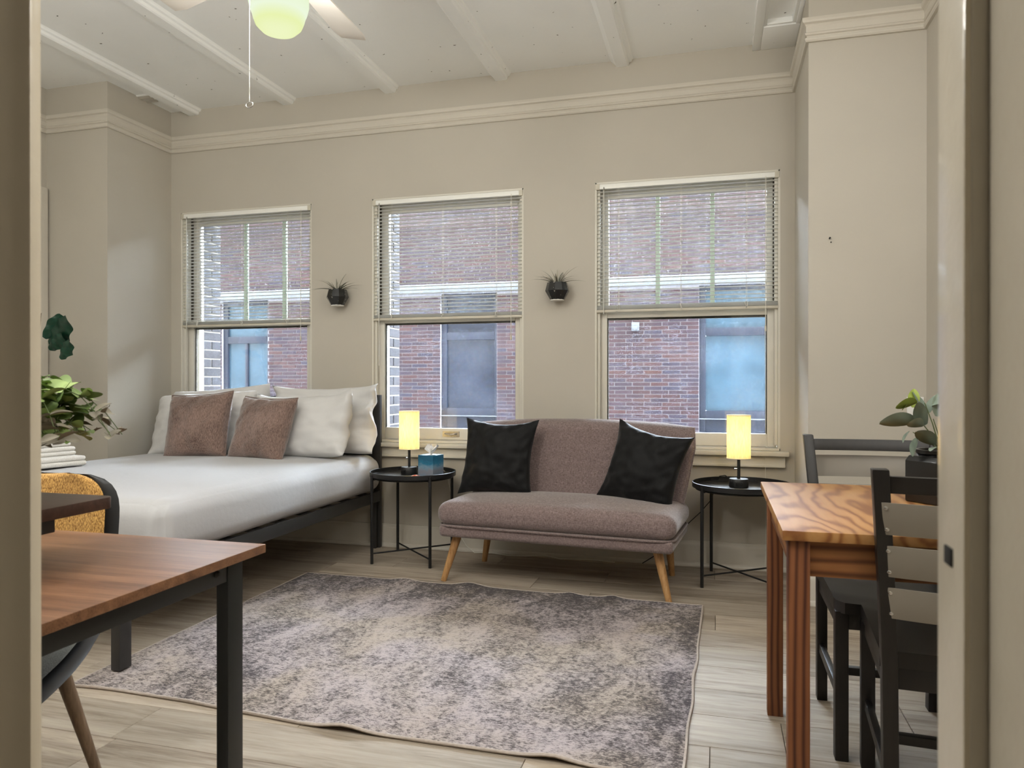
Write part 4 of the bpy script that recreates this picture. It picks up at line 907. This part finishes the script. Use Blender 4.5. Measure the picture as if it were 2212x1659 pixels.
# ------------------------------------------------------------------ pine table and its chairs
pt = thing('dining_table', 'orange stained pine dining table with straight square legs', 'table', (0, 0, 0))
TX0, TX1, TY0, TY1, TZ = 0.147, 0.932, 1.80, 2.67, 0.74
nb = 6
for k in range(nb):
    a = TY0 + (TY1 - TY0) * k / nb; b = TY0 + (TY1 - TY0) * (k + 1) / nb
top = MB().box(TX0, TX1, TY0, TY1, TZ - 0.024, TZ).build('tabletop', 'pinetop', pt, bevel=0.004)
for x0 in (TX0 + 0.014, TX1 - 0.062):
    for y0 in (TY0 + 0.014, TY1 - 0.150): MB().box(x0, x0 + 0.048, y0, y0 + 0.048, 0.0 , TZ - 0.024).build('leg', 'pineleg', pt, bevel=0.003)
for y0 in (TY0 + 0.024, TY1 - 0.132): MB().box(TX0 + 0.062, TX1 - 0.062, y0, y0 + 0.020, TZ - 0.108, TZ - 0.024).build('apron', 'pineapron', pt, bevel=0.002)
for x0 in (TX0 + 0.026, TX1 - 0.046): MB().box(x0, x0 + 0.020, TY0 + 0.062, TY1 - 0.150, TZ - 0.108, TZ - 0.024).build('apron', 'pineapron', pt, bevel=0.002)

def dining_chair(loc, rz, label, splay):
    t = thing('dining_chair', label, 'chair', (*loc, 0), rz, 'black dining chairs at the pine table')
    hx = 0.172; SW = 0.033
    # stiles run from the floor past the seat and lean back
    def stile(sx):
        P = [(sx * (hx - 0.002), -0.215, 0.0), (sx * hx, -0.200, 0.43), (sx * (hx + splay * 0.35), -0.245, 0.62), (sx * (hx + splay), -0.325, 0.895)]
        m = MB(); rings = []
        for x, y, z in P: rings.append([(x - SW / 2, y - 0.021, z), (x + SW / 2, y - 0.021, z), (x + SW / 2, y + 0.021, z), (x - SW / 2, y + 0.021, z)])
        m.loft(rings); return m
    for sx in (-1, 1): stile(sx).build('back_post', 'black_wood', t, bevel=0.003)
    for sx in (-1, 1): MB().box(sx * hx - 0.018, sx * hx + 0.018, 0.185, 0.225, 0.0, 0.428).build('leg', 'black_wood', t, bevel=0.003)
    # scooped seat
    def seat(i, j, zo):
        u, v = 2 * i - 1, j; w = 0.190 - 0.0 * v; y = -0.190 + 0.425 * v
        z = 0.462 - 0.016 * (1 - u * u) * math.sin(math.pi * min(1, v * 0.95)) ** 0.8 - 0.010 * max(0, v - 0.8) * 5 * 0.6
        r = 0.03
        if v > 0.9: w -= r * (1 - math.sqrt(max(0, 1 - ((v - 0.9) / 0.1) ** 2))) * 0.8
        return (u * w, y, z if zo else 0.424)
    m = MB(); m.grid(lambda i, j: seat(i, j, True), 20, 20).grid(lambda i, j: seat(i, j, False), 20, 20)
    n = 20
    for f in (lambda k: (k / n, 0), lambda k: (k / n, 1), lambda k: (0, k / n), lambda k: (1, k / n)):
        m.grid(lambda i, j: seat(*f(i * n), j > 0.5), n, 1)
    m.build('seat', 'black_wood', t, smooth=40, weld=0.0005)
    def cross(z0, z1, th, name, mat, yo, sag, inset=0.0, bev=0.002):
        """curved back member between the posts"""
        rings = []
        for k in range(11):
            u = -1 + 2 * k / 10; ring = []
            for z, d in ((z0, -th / 2), (z0, th / 2), (z1, th / 2), (z1, -th / 2)):
                f = (z - 0.43) / 0.465; f = max(0, f); hw = hx + splay * (f ** 1.4) - inset
                ring.append((u * hw, -0.200 - 0.125 * f ** 1.25 - sag * (1 - u * u) + d + yo, z))
            rings.append(ring)
        return MB().loft(rings).build(name, mat, t, bevel=bev, smooth=40)
    cross(0.842, 0.880, 0.020, 'top_rail', 'black_wood', 0, 0.018)
    for z0 in (0.554, 0.652, 0.750):
        s = cross(z0, z0 + 0.073, 0.004, 'back_plate', 'slatgrey', 0.0 - 0.0225, 0.024, -0.004, 0.0008)
        for sx in (-1, 1):
            for dz in (0.012, 0.061):
                z = z0 + dz; f = (z - 0.43) / 0.465; x = sx * (hx + splay * f ** 1.4 - 0.004); y = -0.200 - 0.125 * f ** 1.25 - 0.0255
                MB().lathe([(0.0, 0.003), (0.004, 0.002), (0.0055, 0.0), (0.0, -0.001)], 10).build('screw', 'chrome', s, mtx=Matrix.Translation((x, y, z)) @ Matrix.Rotation(R(90), 4, 'X'))
    for z, ys in ((0.20, None),):
        for sx in (-1, 1): MB().box(sx * hx - 0.009, sx * hx + 0.009, -0.195, 0.19, 0.165, 0.195).build('stretcher', 'black_wood', t, bevel=0.002)
        MB().box(-hx, hx, -0.012, 0.012, 0.170, 0.194).build('stretcher', 'black_wood', t, bevel=0.002)
    for y in (-0.19, 0.195): MB().box(-hx + 0.015, hx - 0.015, y, y + 0.02, 0.375, 0.424).build('seat_rail', 'black_wood', t, bevel=0.002)
    for sx in (-1, 1): MB().box(sx * hx - 0.010, sx * hx + 0.010, -0.18, 0.185, 0.375, 0.424).build('seat_rail', 'black_wood', t, bevel=0.002)
    return t
dining_chair((0.518, 2.495), R(180), 'black wooden chair with grey back plates on the far window side of pine table', 0.03)
dining_chair((0.568, 2.045), R(-4), 'black wooden chair with its grey plated back turned to the camera', 0.035)

# potted lamb's ear plant on the pine table
lp = thing('potted_plant', 'grey green soft leaved plant in black hexagonal pot on pine table', 'plant', (0.618, 2.352, TZ))
hexr = lambda r, z, ph=0.15: [(r * math.cos(ph + math.pi / 3 * k), r * math.sin(ph + math.pi / 3 * k), z) for k in range(6)]
MB().loft([hexr(0.092, 0.0), hexr(0.096, 0.004), hexr(0.096, 0.118), hexr(0.086, 0.132), hexr(0.062, 0.139)]).build('pot', 'potblack', lp, bevel=0.002, smooth=20)
MB().lathe([(0.060, 0.136), (0.064, 0.139), (0.064, 0.149), (0.058, 0.149), (0.056, 0.138), (0.0, 0.138)], 28, cap=False).build('pot_neck', 'potblack', lp, smooth=40)
MB().lathe([(0.0, 0.144), (0.057, 0.142), (0.056, 0.138)], 20, cap=False).build('soil', 'soil', lp, smooth=0)
lr = Vector((0.9636, 0.2672, 0)); lf = Vector((-0.2672, 0.9636, 0))
lm = leaf_mesh(0.09, 0.048, 'oval', 'lamb', 0.30, 0.18, 10); lg = leaf_mesh(0.07, 0.036, 'oval', 'lambgreen', 0.25, 0.1, 8)
def lpt(px, py, d): k = 0.00153; return lr * ((px - 2012) * k) + lf * d + Vector((0, 0, 0.885 - TZ + (985 - py) * k))
for (bx, by, tx, ty, d0, d1, r, me) in ((1968, 930, 1902, 926, 0.0, 0.02, 0.9, lm), (1972, 938, 1930, 925, -0.02, -0.05, 0.8, lm), (1982, 935, 1952, 892, -0.01, -0.03, 1.2, lm), (1975, 895, 1925, 900, 0.02, 0.0, 0.9, lg), (1960, 897, 1942, 908, 0.02, 0.01, 0.6, lg), (1990, 972, 1947, 940, -0.03, -0.05, 0.7, lm), (1962, 958, 1944, 990, -0.02, -0.03, 0.2, lm), (1958, 948, 1938, 966, 0.01, 0.0, 0.4, lm), (1990, 915, 1988, 872, 0.03, 0.06, 0.4, lm), (1978, 905, 1988, 868, 0.05, 0.07, 0.3, lg), (1998, 935, 2032, 940, -0.06, -0.10, 0.7, lm), (1995, 945, 2040, 955, -0.05, -0.09, -0.2, lm), (2008, 960, 1995, 920, -0.04, -0.08, 0.6, lm), (2000, 920, 2010, 878, -0.01, 0.0, 0.9, lm), (1990, 900, 2040, 872, 0.0, -0.02, 0.5, lm), (2015, 930, 2060, 900, 0.0, 0.02, -0.6, lm), (2020, 945, 2085, 935, 0.0, -0.02, -0.8, lm), (2025, 950, 2075, 975, 0.0, -0.03, -0.5, lm), (2010, 915, 2040, 868, 0.05, 0.08, -0.4, lm), (2030, 930, 2090, 915, 0.03, 0.05, -0.6, lm), (1995, 975, 1965, 975, -0.04, -0.07, 0.3, lm)):
    leaf_at(me, 0.09 if me is lm else 0.07, lp, lpt(bx, by, d0), lpt(tx, ty, d1), r)
for a, b in (((2010, 985), (1975, 930)), ((2012, 985), (1982, 895)), ((2014, 985), (1998, 925)), ((2016, 985), (2025, 930)), ((2010, 985), (1960, 950))):
    p, q = lpt(*a, 0), lpt(*b, 0); MB().tube([p, (p + q) / 2 + Vector((0, 0, 0.008)), q], 0.0022, 6, 0.0012).build('stem', 'stem', lp, smooth=60)

# ------------------------------------------------------------------ wall fittings
sw = thing('light_switch', 'white switch plate on the right pier behind the potted plant', 'switch', (0.902, PRY, 0.955))
MB().box(-0.036, 0.036, -0.007, 0.0, -0.058, 0.058).build('plate', 'white_plastic', sw, bevel=0.003); MB().box(-0.008, 0.008, -0.012, -0.006, -0.016, 0.016).build('toggle', 'white_plastic', sw, bevel=0.002)
hk = thing('wall_hook', 'tiny dark picture nail and hole in the right pier wall', 'hook', (0.529, PRY, 1.772))
MB().tube([(0, 0.004, 0.006), (0, -0.012, 0.008)], 0.004, 8).build('nail', 'dark', hk); MB().tube([(0.006, 0.004, -0.012), (0.006, -0.006, -0.013)], 0.003, 8).build('nail', 'dark', hk)

# ------------------------------------------------------------------ ceiling fan (at rest)
FX, FY = -1.432, 2.20
fan = thing('ceiling_fan', 'white ceiling fan with lit glass globe and pull chain', 'ceiling fan', (FX, FY, 0))
MB().lathe([(0.0, ZC), (0.075, ZC), (0.070, ZC - 0.05), (0.02, ZC - 0.07), (0.014, ZC - 0.07), (0.014, 2.70), (0.0, 2.70)], 28).build('canopy', 'fanwhite', fan, smooth=40)
MB().lathe([(0.0, 2.72), (0.05, 2.72), (0.10, 2.69), (0.115, 2.64), (0.115, 2.56), (0.09, 2.525), (0.06, 2.515), (0.06, 2.49), (0.0, 2.49)], 36).build('motor_housing', 'fanwhite', fan, smooth=40)
MB().lathe([(0.0, 2.495), (0.062, 2.495), (0.066, 2.485), (0.066, 2.455), (0.0, 2.45)], 32).build('light_fitter', 'fanwhite', fan, smooth=40)
gl = MB().lathe([(0.056, 0.05), (0.062, 0.033), (0.085, 0.013), (0.0985, -0.017), (0.0995, -0.047), (0.094, -0.070), (0.088, -0.084), (0.084, -0.100), (0.076, -0.120), (0.058, -0.138), (0.03, -0.148), (0.0, -0.150)], 48, cap=False).build('globe', 'globe', fan, smooth=70, loc=(0, 0, 2.412))
light('fan_light', 'POINT', (0, 0, 2.38), 150, (1.0, 0.99, 0.95), size=0.05, parent=fan)
bl = MB(); sec = []
for k in range(9):
    r = 0.175 + 0.445 * k / 8; hw = 0.046 + 0.022 * (k / 8); 
    if k == 8: hw *= 0.80
    sec.append([(r, -hw, -0.012 * hw / 0.06), (r, hw, 0.012 * hw / 0.06), (r, hw, 0.012 * hw / 0.06 + 0.006), (r, -hw, -0.012 * hw / 0.06 + 0.006)])
bl.loft(sec); blm = bl.mesh('blade', 0.002, 2, 30); blm.materials.append(MAT['fanwhite'])
iron = MB().bar((0.09, 0, 0.012), (0.20, 0, 0.010), 0.028, 0.006, w2=0.07).bar((0.19, -0.032, 0.007), (0.235, -0.034, 0.007), 0.016, 0.005).bar((0.19, 0.032, 0.012), (0.235, 0.034, 0.012), 0.016, 0.005).mesh('blade_iron', 0.002, 1, 30); iron.materials.append(MAT['fanwhite'])
for k in range(5):
    a = R(94 + 72 * k)
    b_ = put('blade', blm, fan, (0, 0, 2.530)); b_.rotation_euler = (0, 0, a); i_ = put('blade_iron', iron, b_)
cm = MB(); cx, cy = -0.096, -0.027
for k in range(110): 
    z = 2.47 - k * 0.004; cm.lathe([(0.0, -0.0016), (0.0014, -0.0008), (0.0014, 0.0008), (0.0, 0.0016)], 5, (cx, cy, z), cap=False)
cm.tube([(cx, cy, 2.475), (cx, cy, 2.034)], 0.0004, 4)
cm.tube([(-0.06, -0.018, 2.475), (cx, cy, 2.475)], 0.003, 6)
pcn = cm.build('pull_chain', 'chrome', fan, smooth=60)
MB().tube([(0.0135 * math.cos(a), 0.006 * math.sin(a) * 0.3, 0.010 * math.sin(a)) for a in [2 * math.pi * k / 24 for k in range(25)]], 0.0022, 6).build('pull_ring', 'chrome', pcn, smooth=60, loc=(cx, cy, 2.024))
